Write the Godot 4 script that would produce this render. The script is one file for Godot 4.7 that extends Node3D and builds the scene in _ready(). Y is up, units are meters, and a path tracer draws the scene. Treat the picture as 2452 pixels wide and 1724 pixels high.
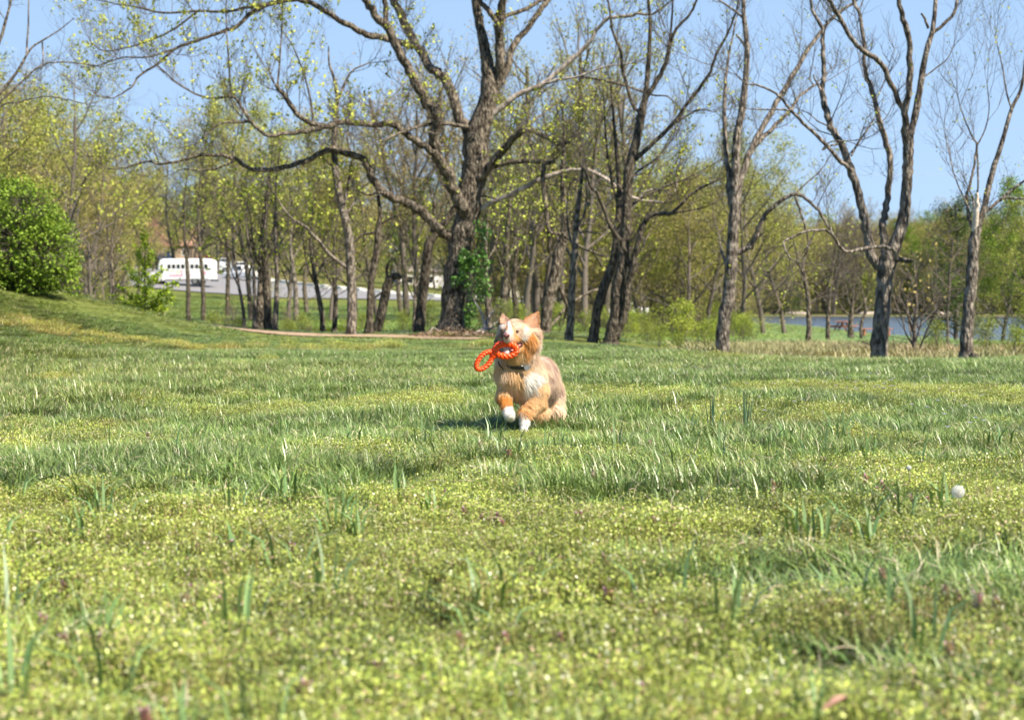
extends Node3D
# A dog runs across a spring meadow with a rope toy; bare trees, a lake and a park road behind.

const FPX := 3405.0            # focal length in pixels of the 2452 x 1724 photograph
const CAM_H := 0.68
const HORIZON := 735.0
const WATER_Y := -1.3

var noise := FastNoiseLite.new()
var fine := FastNoiseLite.new()
var M := {}
var used := {}

# ---------------------------------------------------------------- mesh builder
class MB:
	var v := PackedVector3Array()
	var n := PackedVector3Array()
	var c := PackedColorArray()
	var ix := PackedInt32Array()

	func tube(p: PackedVector3Array, r: PackedFloat32Array, sides: int, col := Color.WHITE) -> void:
		var m := p.size()
		if m < 2:
			return
		var first := v.size()
		var t := (p[1] - p[0]).normalized()
		var a := t.cross(Vector3.UP if absf(t.y) < 0.9 else Vector3.RIGHT).normalized()
		for i in m:
			if i > 0 and i < m - 1:
				t = (p[i + 1] - p[i - 1]).normalized()
			elif i == m - 1:
				t = (p[i] - p[i - 1]).normalized()
			a = (a - t * a.dot(t)).normalized()
			var b := t.cross(a)
			var q := p[i]
			var rr := r[i]
			for k in sides:
				var w := TAU * k / sides
				var o := a * cos(w) + b * sin(w)
				v.append(q + o * rr)
				n.append(o)
				c.append(col)
		for i in m - 1:
			var u := first + i * sides
			for k in sides:
				var k2 := (k + 1) % sides
				ix.append(u + k)
				ix.append(u + k2)
				ix.append(u + sides + k)
				ix.append(u + k2)
				ix.append(u + sides + k2)
				ix.append(u + sides + k)
		for e in 2:
			var at := 0 if e == 0 else m - 1
			if r[at] > 0.012:
				var nn := (p[0] - p[1]).normalized() if e == 0 else (p[m - 1] - p[m - 2]).normalized()
				var s := v.size()
				v.append(p[at])
				n.append(nn)
				c.append(col)
				for k in sides:
					v.append(v[first + at * sides + k])
					n.append(nn)
					c.append(col)
				for k in sides:
					ix.append(s)
					ix.append(s + 1 + (k if e == 0 else (k + 1) % sides))
					ix.append(s + 1 + ((k + 1) % sides if e == 0 else k))

	func tri(a: Vector3, b: Vector3, d: Vector3, nn: Vector3, col: Color) -> void:
		var s := v.size()
		v.append(a)
		v.append(b)
		v.append(d)
		for k in 3:
			n.append(nn)
			c.append(col)
			ix.append(s + k)

	func quad(a: Vector3, b: Vector3, d: Vector3, e: Vector3, nn: Vector3, col := Color.WHITE) -> void:
		var s := v.size()
		v.append(a)
		v.append(b)
		v.append(d)
		v.append(e)
		for k in 4:
			n.append(nn)
			c.append(col)
		for k in [0, 1, 2, 0, 2, 3]:
			ix.append(s + k)

	func leaf(p: Vector3, along: Vector3, across: Vector3, col: Color) -> void:
		# a leaf blade with a fold along its middle
		var s := v.size()
		var nn := along.cross(across).normalized()
		if nn.y < 0.0:
			nn = -nn
		var drop := nn * across.length() * 0.35
		v.append(p)
		v.append(p + along * 0.5 + across + drop)
		v.append(p + along)
		v.append(p + along * 0.5 - across + drop)
		for k in 4:
			n.append(nn)
			c.append(col)
		ix.append(s)
		ix.append(s + 1)
		ix.append(s + 2)
		ix.append(s)
		ix.append(s + 2)
		ix.append(s + 3)

	func box(mid: Vector3, size: Vector3, basis := Basis.IDENTITY, col := Color.WHITE) -> void:
		var h := size * 0.5
		for ax in 3:
			for sg in [-1.0, 1.0]:
				var nn := Vector3.ZERO
				nn[ax] = sg
				var u := Vector3.ZERO
				u[(ax + 1) % 3] = h[(ax + 1) % 3]
				var w := Vector3.ZERO
				w[(ax + 2) % 3] = h[(ax + 2) % 3]
				var o := nn * h[ax]
				if sg > 0:
					quad(mid + basis * (o - u - w), mid + basis * (o - u + w), mid + basis * (o + u + w), mid + basis * (o + u - w), basis * nn, col)
				else:
					quad(mid + basis * (o - u - w), mid + basis * (o + u - w), mid + basis * (o + u + w), mid + basis * (o - u + w), basis * nn, col)

	func loft(rings: Array, closed := true, col := Color.WHITE) -> void:
		# rings: arrays of equally many points; flat shaded sides, fan caps
		for i in rings.size() - 1:
			var ra: Array = rings[i]
			var rb: Array = rings[i + 1]
			var m := ra.size()
			for k in m:
				var k2 := (k + 1) % m
				var a: Vector3 = ra[k]
				var b: Vector3 = ra[k2]
				var d: Vector3 = rb[k2]
				var e: Vector3 = rb[k]
				var nn := (d - a).cross(e - b).normalized()
				quad(a, b, d, e, nn, col)
		if closed:
			for which in [0, rings.size() - 1]:
				var r: Array = rings[which]
				var mid := Vector3.ZERO
				for p in r:
					mid += p
				mid /= r.size()
				var out: Vector3 = (r[0] - mid).cross(r[1] - mid).normalized()
				for k in r.size():
					tri(mid, r[k], r[(k + 1) % r.size()], out, col)

	func ball(mid: Vector3, r: Vector3, col := Color.WHITE, seg := 10, basis := Basis.IDENTITY) -> void:
		var first := v.size()
		for i in seg + 1:
			var th := PI * i / seg
			for k in seg * 2:
				var ph := PI * k / seg
				var o := Vector3(sin(th) * cos(ph), cos(th), sin(th) * sin(ph))
				v.append(mid + basis * (o * r))
				n.append((basis * (o / r)).normalized())
				c.append(col)
		var w := seg * 2
		for i in seg:
			for k in w:
				var k2 := (k + 1) % w
				var u := first + i * w
				for q in [u + k, u + k2, u + w + k, u + k2, u + w + k2, u + w + k]:
					ix.append(q)

	func mesh() -> ArrayMesh:
		var m := ArrayMesh.new()
		if v.is_empty():
			return m
		for k in range(0, ix.size(), 3):
			# front faces run clockwise, as the normals say
			var a := ix[k]
			var b := ix[k + 1]
			var d := ix[k + 2]
			if (v[d] - v[a]).cross(v[b] - v[a]).dot(n[a] + n[b] + n[d]) < 0.0:
				ix[k + 1] = d
				ix[k + 2] = b
		var arr := []
		arr.resize(Mesh.ARRAY_MAX)
		arr[Mesh.ARRAY_VERTEX] = v
		arr[Mesh.ARRAY_NORMAL] = n
		arr[Mesh.ARRAY_COLOR] = c
		arr[Mesh.ARRAY_INDEX] = ix
		m.add_surface_from_arrays(Mesh.PRIMITIVE_TRIANGLES, arr)
		return m

# ---------------------------------------------------------------- naming helpers
func numbered(called: String) -> String:
	var k: int = used.get(called, 0)
	used[called] = k + 1
	return called if k == 0 else "%s_%03d" % [called, k]

func tag(o: Node, label: String, category: String, group := "", kind := "") -> Node:
	if label:
		o.set_meta("label", label)
	if category:
		o.set_meta("category", category)
	if group:
		o.set_meta("group", group)
	if kind:
		o.set_meta("kind", kind)
	return o

func thing(called: String, at_pos: Vector3, label: String, category: String, group := "") -> Node3D:
	var o := Node3D.new()
	o.name = numbered(called)
	add_child(o)
	o.position = at_pos
	tag(o, label, category, group)
	return o

func part(called: String, mb: MB, mat: Material, parent: Node) -> MeshInstance3D:
	var o := MeshInstance3D.new()
	o.name = called
	o.mesh = mb.mesh()
	o.material_override = mat
	parent.add_child(o, true)
	return o

func top(called: String, mb: MB, mat: Material, label: String, category: String, group := "", kind := "") -> MeshInstance3D:
	var o := MeshInstance3D.new()
	o.name = numbered(called)
	o.mesh = mb.mesh()
	o.material_override = mat
	add_child(o)
	tag(o, label, category, group, kind)
	return o

func copy(o: Node3D, called: String, label: String, group := "") -> Node3D:
	var r: Node3D = o.duplicate()
	r.name = numbered(called)
	add_child(r)
	r.set_meta("label", label)
	if group:
		r.set_meta("group", group)
	return r

func shift_to(mb: MB, p: Vector3) -> MB:
	for i in mb.v.size():
		mb.v[i] -= p
	return mb

# ---------------------------------------------------------------- where things stand
func ss(a: float, b: float, x: float) -> float:
	return smoothstep(a, b, x)

func at(px: float, py: float, d: float) -> Vector3:
	# the point of the place that lies d metres ahead, px and py being read off the photograph
	var th := atan((862.0 - HORIZON) / FPX)
	var cx := (px - 1226.0) / FPX
	var cy := (862.0 - py) / FPX
	var dir := Vector3(cx, cy * cos(th) - sin(th), -(cy * sin(th) + cos(th)))
	return Vector3(0, CAM_H, 0) + dir * (d / -dir.z)

func lake_in(x: float, d: float) -> float:
	return minf(minf(x - 26.0 - 2.0 * sin(d * 0.06), 300.0 - d + 5.0 * sin(x * 0.05)), d - 40.0)

func height(x: float, d: float) -> float:
	var y := 0.0
	if x < -4.0:
		var s := -x - 4.0
		var k := minf(s, 5.0)
		k = 0.8 * (k / 5.0) * (k / 5.0) + clampf(s - 5.0, 0.0, 6.0) * 0.25
		y += k * ss(3.0, 20.0, d) * (1.0 - ss(29.5, 38.0, d))
	var w := (1.0 - ss(-45.0, 35.0, x)) * (1.0 + 0.35 * (1.0 - ss(-60.0, -20.0, x)))
	y += w * (1.5 * ss(50.0, 118.0, d) + 2.7 * ss(112.0, 165.0, d) + 2.0 * ss(165.0, 220.0, d) + 9.0 * ss(220.0, 420.0, d))
	var r := 1.0 - minf(w, 1.0)
	var slope := ss(0.5, 5.0, x)
	y += r * (9.0 * ss(305.0, 500.0, d) - 0.6 * ss(58.0, 92.0, d)) - slope * (0.30 * ss(15.0, 27.0, d) + 0.32 * ss(30.0, 62.0, d))
	var crest := 23.0 - 0.5 * clampf(x, 0.0, 8.0)
	y -= 0.14 * slope * ss(crest, crest + 2.5, d) * (1.0 - ss(crest + 3.5, crest + 7.0, d))
	y -= 0.3 * (1.0 - ss(-6.0, -2.0, x)) * ss(33.0, 37.0, d) * (1.0 - ss(40.0, 46.0, d))
	y += 0.10 * (1.0 - ss(-0.5, 2.5, x)) * ss(27.5, 32.5, d) * (1.0 - ss(33.0, 38.0, d))
	y += 0.05 * noise.get_noise_2d(x * 6.0, d * 6.0) * ss(1.0, 6.0, d)
	var l := lake_in(x, d)
	if l > -16.0:
		y = lerpf(y, WATER_Y - 0.1 * clampf(l, -4.0, 9.0), ss(-16.0, -1.0, l))
	return y

func ground_at(x: float, d: float) -> Vector3:
	return Vector3(x, height(x, d), -d)

func foot(px: float, d: float) -> Vector3:
	return ground_at((px - 1226.0) / FPX * d, d)

func hit(px: float, py: float, from := 60.0) -> Vector2:
	# where the line of sight through px, py meets the ground: x and distance
	var d := from
	while d < 260.0:
		var p := at(px, py, d)
		if height(p.x, d) >= p.y:
			return Vector2(p.x, d)
		d += 0.5
	return Vector2((px - 1226.0) / FPX * 260.0, 260.0)

func jitter(rng: RandomNumberGenerator) -> Vector3:
	return Vector3(rng.randf_range(-1, 1), rng.randf_range(-1, 1), rng.randf_range(-1, 1))

func tone(a: Color, b: Color, rng: RandomNumberGenerator, spread := 0.18) -> Color:
	var k := a.lerp(b, rng.randf())
	var s := 1.0 + rng.randf_range(-spread, spread)
	return Color(k.r * s, k.g * s, k.b * s)

# ---------------------------------------------------------------- materials
func noise_image(freq: float, octaves: int, lo: Color, hi: Color, sd: int, stretch := Vector2.ONE, contrast := 1.0, size := 256) -> ImageTexture:
	var f := FastNoiseLite.new()
	f.seed = sd
	f.noise_type = FastNoiseLite.TYPE_SIMPLEX_SMOOTH
	f.frequency = freq
	f.fractal_octaves = octaves
	var raw := f.get_seamless_image(int(size * stretch.x), int(size * stretch.y))
	raw.resize(size, size)
	var img := Image.create(size, size, true, Image.FORMAT_RGB8)
	for y in size:
		for x in size:
			var t := clampf((raw.get_pixel(x, y).r - 0.5) * contrast + 0.5, 0.0, 1.0)
			img.set_pixel(x, y, lo.lerp(hi, t))
	img.generate_mipmaps()
	return ImageTexture.create_from_image(img)

func flat(col: Color, rough := 0.8, vertex := false) -> StandardMaterial3D:
	var m := StandardMaterial3D.new()
	m.albedo_color = col.linear_to_srgb()
	m.roughness = rough
	m.vertex_color_use_as_albedo = vertex
	return m

func leafy(trans: float, rough: float, spec := 0.5) -> StandardMaterial3D:
	var m := flat(Color.WHITE, rough, true)
	m.metallic_specular = spec
	m.backlight_enabled = true
	m.backlight = Color(trans, trans, trans * 0.55).linear_to_srgb()
	return m

func bark(lo: Color, hi: Color, sd: int, relief := 2.0, scale := Vector3(0.9, 0.35, 0.9)) -> StandardMaterial3D:
	var m := StandardMaterial3D.new()
	m.roughness = 0.95
	m.metallic_specular = 0.2
	m.albedo_texture = noise_image(0.03, 5, lo.linear_to_srgb(), hi.linear_to_srgb(), sd, Vector2.ONE, 2.6)
	m.heightmap_enabled = true
	m.heightmap_texture = noise_image(0.05, 4, Color.BLACK, Color.WHITE, sd + 1, Vector2.ONE, 2.2)
	m.heightmap_scale = relief
	m.uv1_triplanar = true
	m.uv1_world_triplanar = true
	m.uv1_scale = scale
	return m

func make_materials() -> void:
	M.bark_oak = bark(Color(0.035, 0.028, 0.022), Color(0.25, 0.21, 0.165), 11, 3.0, Vector3(1.7, 0.55, 1.7))
	M.bark_grey = bark(Color(0.05, 0.042, 0.035), Color(0.28, 0.24, 0.20), 21, 2.5, Vector3(1.7, 0.55, 1.7))
	M.bark_dark = bark(Color(0.035, 0.029, 0.023), Color(0.155, 0.13, 0.10), 31, 2.5, Vector3(1.7, 0.55, 1.7))
	M.bark_pale = bark(Color(0.20, 0.16, 0.13), Color(0.52, 0.45, 0.39), 41, 1.2)
	M.twig = flat(Color(0.10, 0.082, 0.064), 0.95)
	M.twig_far = flat(Color(0.115, 0.095, 0.078), 0.95)
	M.dead_wood = flat(Color(0.62, 0.52, 0.43), 0.9)
	M.leaf = leafy(0.4, 0.6, 0.35)
	M.grass = leafy(0.32, 0.36, 0.55)
	M.weed = leafy(0.3, 0.42, 0.5)
	M.dry = leafy(0.4, 0.7)
	M.plain = flat(Color.WHITE, 0.85, true)
	M.shiny = flat(Color.WHITE, 0.3, true)
	M.glass = flat(Color(0.02, 0.025, 0.03), 0.08)
	M.tyre = flat(Color(0.02, 0.02, 0.022), 0.85)
	M.metal = flat(Color(0.55, 0.55, 0.56), 0.35)
	M.metal.metallic = 0.9
	var g := StandardMaterial3D.new()
	g.roughness = 1.0
	g.metallic_specular = 0.1
	g.vertex_color_use_as_albedo = true
	g.albedo_texture = noise_image(0.04, 5, Color(0.62, 0.62, 0.60), Color(1, 1, 1), 61, Vector2.ONE, 2.2, 512)
	g.uv1_triplanar = true
	g.uv1_world_triplanar = true
	g.uv1_scale = Vector3(0.21, 0.21, 0.21)
	M.ground = g
	var a := StandardMaterial3D.new()
	a.roughness = 0.9
	a.albedo_texture = noise_image(0.06, 4, Color(0.15, 0.142, 0.145).linear_to_srgb(), Color(0.23, 0.22, 0.222).linear_to_srgb(), 71, Vector2.ONE, 1.6)
	a.uv1_triplanar = true
	a.uv1_world_triplanar = true
	a.uv1_scale = Vector3(0.3, 0.3, 0.3)
	M.asphalt = a
	var p := a.duplicate()
	p.albedo_texture = noise_image(0.05, 5, Color(0.22, 0.145, 0.085).linear_to_srgb(), Color(0.42, 0.30, 0.20).linear_to_srgb(), 81, Vector2.ONE, 2.0)
	M.dirt = p
	M.water = flat(Color(0.06, 0.08, 0.11), 0.16)
	M.water.heightmap_enabled = true
	M.water.heightmap_texture = noise_image(0.03, 4, Color.BLACK, Color.WHITE, 91)
	M.water.heightmap_scale = 9.0
	M.water.uv1_triplanar = true
	M.water.uv1_world_triplanar = true
	M.water.uv1_scale = Vector3(0.25, 0.25, 0.1)

# ---------------------------------------------------------------- ground, water, road
func mesh_grid(cols: int, rows: int, place: Callable, paint: Callable) -> MB:
	var mb := MB.new()
	for j in rows + 1:
		for i in cols + 1:
			mb.v.append(place.call(float(i) / cols, float(j) / rows))
			mb.c.append(paint.call(mb.v[mb.v.size() - 1]))
	mb.n.resize(mb.v.size())
	var w := cols + 1
	for j in rows + 1:
		for i in w:
			var l := mb.v[j * w + maxi(i - 1, 0)]
			var r := mb.v[j * w + mini(i + 1, cols)]
			var b := mb.v[maxi(j - 1, 0) * w + i]
			var f := mb.v[mini(j + 1, rows) * w + i]
			var nn := (f - b).cross(r - l).normalized()
			mb.n[j * w + i] = nn if nn.y > 0 else -nn
	for j in rows:
		for i in cols:
			var u := j * w + i
			for q in [u, u + w, u + 1, u + 1, u + w, u + w + 1]:
				mb.ix.append(q)
	return mb

func lawn_tone(x: float, d: float) -> float:
	# 0 = grass, 1 = the low yellow-green chickweed
	var blot := noise.get_noise_2d(x * 22.0, d * 16.0 + 40.0) * 1.6 + fine.get_noise_2d(x * 40.0, d * 30.0) * 0.9
	var band := 1.0 - ss(2.8, 8.0, d + 2.4 * blot)
	var n1 := noise.get_noise_2d(x * 8.0 + 300.0, d * 8.0) * 0.9 + fine.get_noise_2d(x * 14.0, d * 14.0) * 0.5
	var mid := ss(0.02, 0.36, n1 - 0.12 - 0.012 * maxf(d - 7.0, 0.0)) * 0.85
	var far := exp(-pow((d - (22.5 + 0.22 * (x + 4.0))) / 2.2, 2.0)) * (1.0 - ss(-4.5, 0.5, x)) * (0.1 + 0.6 * n1)
	var right_grass := ss(0.5, 1.6, x) * (1.0 - ss(3.4, 4.6, d)) * ss(-0.35, 0.2, noise.get_noise_2d(x * 16.0, d * 16.0 + 80.0)) * 0.55
	for e in [[-1.75, 5.7, 1.0, 0.85, 0.75], [0.8, 3.5, 0.75, 0.7, 0.6], [0.8, 2.5, 0.5, 0.5, 0.6], [-0.55, 6.9, 0.5, 0.5, 0.6], [0.5, 5.2, 0.9, 0.5, 0.45]]:
		band -= e[4] * (1.0 - ss(0.5, 1.0, Vector2((x - e[0]) / e[2], (d - e[1]) / e[3]).length() + 0.35 * blot))
	var feet := 0.8 - 0.8 * ss(0.4, 1.0, Vector2((x - 0.1) / 0.75, (d - 7.1) / 0.6).length() + 0.3 * blot)
	return clampf(maxf(maxf(maxf(band - right_grass, mid), far), feet), 0.0, 1.0)

func ground_color(p: Vector3) -> Color:
	var d := -p.z
	var k := noise.get_noise_2d(p.x * 2.0, d * 2.0) * 0.5 + 0.5
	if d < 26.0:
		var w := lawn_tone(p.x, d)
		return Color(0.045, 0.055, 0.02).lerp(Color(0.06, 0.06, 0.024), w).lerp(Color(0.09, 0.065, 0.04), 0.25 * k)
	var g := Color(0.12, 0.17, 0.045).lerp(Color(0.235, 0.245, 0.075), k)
	var tan_ := Color(0.30, 0.245, 0.15)
	var bank := ss(3.0, 5.0, p.x) * ss(22.0, 24.0, d) * (1.0 - ss(27.0, 30.0, d))
	g = g.lerp(Color(0.26, 0.15, 0.095).lerp(tan_, k), bank * 0.85)
	var litter := (1.0 - ss(-3.0, 2.0, p.x)) * ss(30.0, 33.0, d) * (1.0 - ss(46.0, 54.0, d))
	g = g.lerp(Color(0.13, 0.115, 0.06), litter * 0.6 * ss(0.3, 0.7, k))
	var l := lake_in(p.x, d)
	if l > -5.0:
		g = g.lerp(Color(0.33, 0.27, 0.19), ss(-2.5, -0.5, l))
	# leaf litter in patches on the wooded rise
	return g.lerp(Color(0.20, 0.16, 0.09), 0.7 * ss(0.35, 0.6, noise.get_noise_2d(p.x * 3.0 + 500.0, d * 3.0) * 0.5 + 0.5)) if d > 172.0 else g

func build_ground() -> void:
	var place := func(u: float, v: float) -> Vector3:
		var d := -8.0 + 12.0 * v + 700.0 * pow(v, 3.2)
		var half := 16.0 + 0.75 * maxf(d, 0.0)
		return ground_at(lerpf(-half, half, u), d)
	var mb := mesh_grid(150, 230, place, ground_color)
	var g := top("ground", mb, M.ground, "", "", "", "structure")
	g.set_meta("label", "rolling meadow and park lawn running to the wooded rise")
	var wp := func(u: float, v: float) -> Vector3:
		return Vector3(lerpf(18.0, 290.0, u), WATER_Y, -lerpf(34.0, 325.0, v))
	var water := mesh_grid(2, 2, wp, func(_p): return Color.WHITE)
	top("lake_water", water, M.water, "calm blue lake behind the trees on the right", "", "", "structure")
	strip("dirt_path", [[-6.6, 31.8, 0.9], [-5.0, 31.0, 1.2], [-3.2, 30.2, 1.3], [-1.6, 29.2, 1.1], [-0.6, 28.6, 0.7]], M.dirt, 0.02, 6, "bare tan dirt path along the far edge of the meadow")
	build_road()
	# the pale kerb along the far side of the road
	var kerb := MB.new()
	var ln := PackedVector3Array()
	var path := [[560, 664], [600, 669], [643, 675], [700, 682], [755, 688], [820, 694], [879, 700], [970, 707], [1059, 714], [1250, 721]]
	for k in path.size() - 1:
		for q in 5:
			var t := q / 5.0
			var h := hit(lerpf(path[k][0], path[k + 1][0], t), lerpf(path[k][1], path[k + 1][1], t), 100.0)
			ln.append(ground_at(h.x, h.y))
	for k in ln.size() - 1:
		var dirv := (ln[k + 1] - ln[k])
		var bs := Basis.looking_at(dirv.normalized())
		kerb.box((ln[k] + ln[k + 1]) * 0.5 + Vector3.UP * 0.18, Vector3(0.55, 0.34, dirv.length() + 0.02), bs)
	top("kerb", kerb, flat(Color(0.66, 0.65, 0.62), 0.9), "pale concrete kerb along the far side of the road", "", "", "structure")

func build_road() -> void:
	var lower := [[-150, 656], [40, 668], [192, 678], [310, 688], [450, 700], [589, 709], [646, 715], [817, 717], [925, 719], [1060, 722], [1250, 726]]
	var upper := [[-150, 620], [40, 630], [186, 638], [330, 640], [520, 657], [643, 676], [700, 683], [817, 695], [925, 704.5], [1060, 715], [1250, 722]]
	var mb := MB.new()
	var sub := 6
	var across := 8
	var rows := (lower.size() - 1) * sub + 1
	for k in rows:
		var i := mini(k / sub, lower.size() - 2)
		var t := float(k - i * sub) / sub
		var a := hit(lerpf(lower[i][0], lower[i + 1][0], t), lerpf(lower[i][1], lower[i + 1][1], t), 100.0)
		var b := hit(lerpf(upper[i][0], upper[i + 1][0], t), lerpf(upper[i][1], upper[i + 1][1], t), 100.0)
		for q in across + 1:
			var p := a.lerp(b, float(q) / across)
			mb.v.append(ground_at(p.x, p.y) + Vector3.UP * 0.1)
			mb.n.append(Vector3.UP)
			mb.c.append(Color.WHITE)
	var w := across + 1
	for k in rows - 1:
		for q in across:
			var u := k * w + q
			for e in [u, u + 1, u + w, u + 1, u + w + 1, u + w]:
				mb.ix.append(e)
	top("road", mb, M.asphalt, "grey asphalt road and car park beyond the trees", "", "", "structure")

func strip(called: String, line: Array, mat: Material, lift: float, across: int, label: String) -> void:
	var mb := MB.new()
	var pts := []
	for k in line.size() - 1:
		for q in 5:
			var t := q / 5.0
			var e := []
			for s in 3:
				e.append(lerpf(line[k][s], line[k + 1][s], t))
			pts.append(e)
	pts.append(line[line.size() - 1])
	for k in pts.size():
		var a: Array = pts[maxi(k - 1, 0)]
		var b: Array = pts[mini(k + 1, pts.size() - 1)]
		var side := Vector2(b[1] - a[1], -(b[0] - a[0])).normalized()
		for q in across + 1:
			var o: float = (float(q) / across - 0.5) * pts[k][2]
			if q == 0 or q == across:
				o += pts[k][2] * 0.06 * fine.get_noise_2d(pts[k][0] * 20.0, q * 50.0)
			var x: float = pts[k][0] + side.x * o
			var d: float = pts[k][1] + side.y * o
			mb.v.append(ground_at(x, d) + Vector3.UP * lift)
			mb.n.append(Vector3.UP)
			mb.c.append(Color.WHITE)
	var w := across + 1
	for k in pts.size() - 1:
		for q in across:
			var u := k * w + q
			for i in [u, u + 1, u + w, u + 1, u + w + 1, u + w]:
				mb.ix.append(i)
	top(called, mb, mat, label, "", "", "structure")

# ---------------------------------------------------------------- grass and weeds
func blade(mb: MB, p: Vector3, dir: Vector3, h: float, w: float, lean: float, col: Color) -> void:
	var side := Vector3(-dir.z, 0, dir.x) * w
	var p1 := p + Vector3.UP * h * 0.55 + dir * lean * 0.3 * h
	var p2 := p + Vector3.UP * h * (1.0 - 0.35 * lean) + dir * lean * h
	var nn := side.cross(p2 - p).normalized()
	if nn.y < 0.0:
		nn = -nn
	var s := mb.v.size()
	mb.v.append(p - side)
	mb.v.append(p + side)
	mb.v.append(p1 + side * 0.9)
	mb.v.append(p1 - side * 0.9)
	mb.v.append(p2)
	for k in 5:
		mb.n.append(nn)
		mb.c.append(col)
	for k in [0, 1, 2, 0, 2, 3, 3, 2, 4]:
		mb.ix.append(s + k)

func tuft_mesh(sd: int, count: int, rad: float, h0: float, h1: float, w: float, cols: Array, lean: float) -> ArrayMesh:
	var rng := RandomNumberGenerator.new()
	rng.seed = sd
	var mb := MB.new()
	for k in count:
		var a := rng.randf() * TAU
		var r := rad * sqrt(rng.randf())
		var dirv := Vector3(cos(a + rng.randf_range(-1.2, 1.2)), 0, sin(a + rng.randf_range(-1.2, 1.2))).normalized()
		var col: Color = cols[0].lerp(cols[1], rng.randf())
		var roll := rng.randf()
		if roll < 0.09:
			col = cols[2]
		var s := rng.randf_range(0.8, 1.25)
		blade(mb, Vector3(cos(a) * r, -0.01, sin(a) * r), dirv, rng.randf_range(h0, h1), w * rng.randf_range(0.7, 1.3), rng.randf_range(0.15, 1.0) * lean, Color(col.r * s, col.g * s, col.b * s))
	var m := mb.mesh()
	m.surface_set_material(0, M.grass)
	return m

func weed_mesh(sd: int, count: int, rad: float, size: float) -> ArrayMesh:
	var rng := RandomNumberGenerator.new()
	rng.seed = sd
	var mb := MB.new()
	for k in count:
		var a := rng.randf() * TAU
		var r := rad * sqrt(rng.randf())
		var p := Vector3(cos(a) * r, 0.008 + 0.085 * pow(rng.randf(), 0.95) * (1.0 - 0.45 * r / rad), sin(a) * r)
		var b := rng.randf() * TAU
		var along := Vector3(cos(b), rng.randf_range(-0.35, 1.5), sin(b)).normalized() * size * rng.randf_range(0.6, 1.4)
		var across := along.cross(Vector3.UP + 0.5 * jitter(rng)).normalized() * along.length() * 0.33
		var col := tone(Color(0.27, 0.345, 0.045), Color(0.44, 0.465, 0.105), rng, 0.32)
		var roll := rng.randf()
		if roll < 0.10:
			col = tone(Color(0.36, 0.22, 0.13), Color(0.52, 0.40, 0.26), rng)
		elif roll < 0.14:
			col = Color(0.62, 0.62, 0.42)
		elif roll < 0.30:
			col = tone(Color(0.14, 0.20, 0.035), Color(0.22, 0.27, 0.05), rng)
		mb.leaf(p, along, across, col)
		if k % 6 == 0:
			var hh := p.y + rng.randf_range(0.0, 0.03)
			blade(mb, Vector3(p.x, 0.0, p.z), Vector3(cos(b), 0, sin(b)), hh, 0.0011, 0.35, tone(Color(0.18, 0.24, 0.04), Color(0.33, 0.33, 0.08), rng))
		if k % 5 == 0:
			mb.tri(Vector3(p.x + 0.0015, 0, p.z), Vector3(p.x - 0.0015, 0, p.z), p, Vector3(0.3, 0.8, 0.5), Color(0.23, 0.17, 0.07))
	var m := mb.mesh()
	m.surface_set_material(0, M.weed)
	return m

func scatter(called: String, mesh: ArrayMesh, spots: Array, label: String, category := "grass", parent: Node3D = null) -> void:
	# spots: [x, d, size, height, red, green, blue, turn]
	var mm := MultiMesh.new()
	mm.transform_format = MultiMesh.TRANSFORM_3D
	mm.use_colors = true
	mm.mesh = mesh
	mm.instance_count = spots.size()
	var buf := PackedFloat32Array()
	buf.resize(spots.size() * 16)
	var k := 0
	for s in spots:
		var cs: float = cos(s[7]) * s[2]
		var sn: float = sin(s[7]) * s[2]
		buf[k] = cs
		buf[k + 2] = sn
		buf[k + 3] = s[0]
		buf[k + 5] = s[3]
		buf[k + 7] = height(s[0], s[1])
		buf[k + 8] = -sn
		buf[k + 10] = cs
		buf[k + 11] = -s[1]
		buf[k + 12] = s[4]
		buf[k + 13] = s[5]
		buf[k + 14] = s[6]
		buf[k + 15] = 1.0
		k += 16
	mm.buffer = buf
	var o := MultiMeshInstance3D.new()
	o.multimesh = mm
	if parent:
		o.name = called
		parent.add_child(o, true)
		o.set_meta("kind", "stuff")
		return
	o.name = numbered(called)
	add_child(o)
	tag(o, label, category, "", "stuff")

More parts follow.
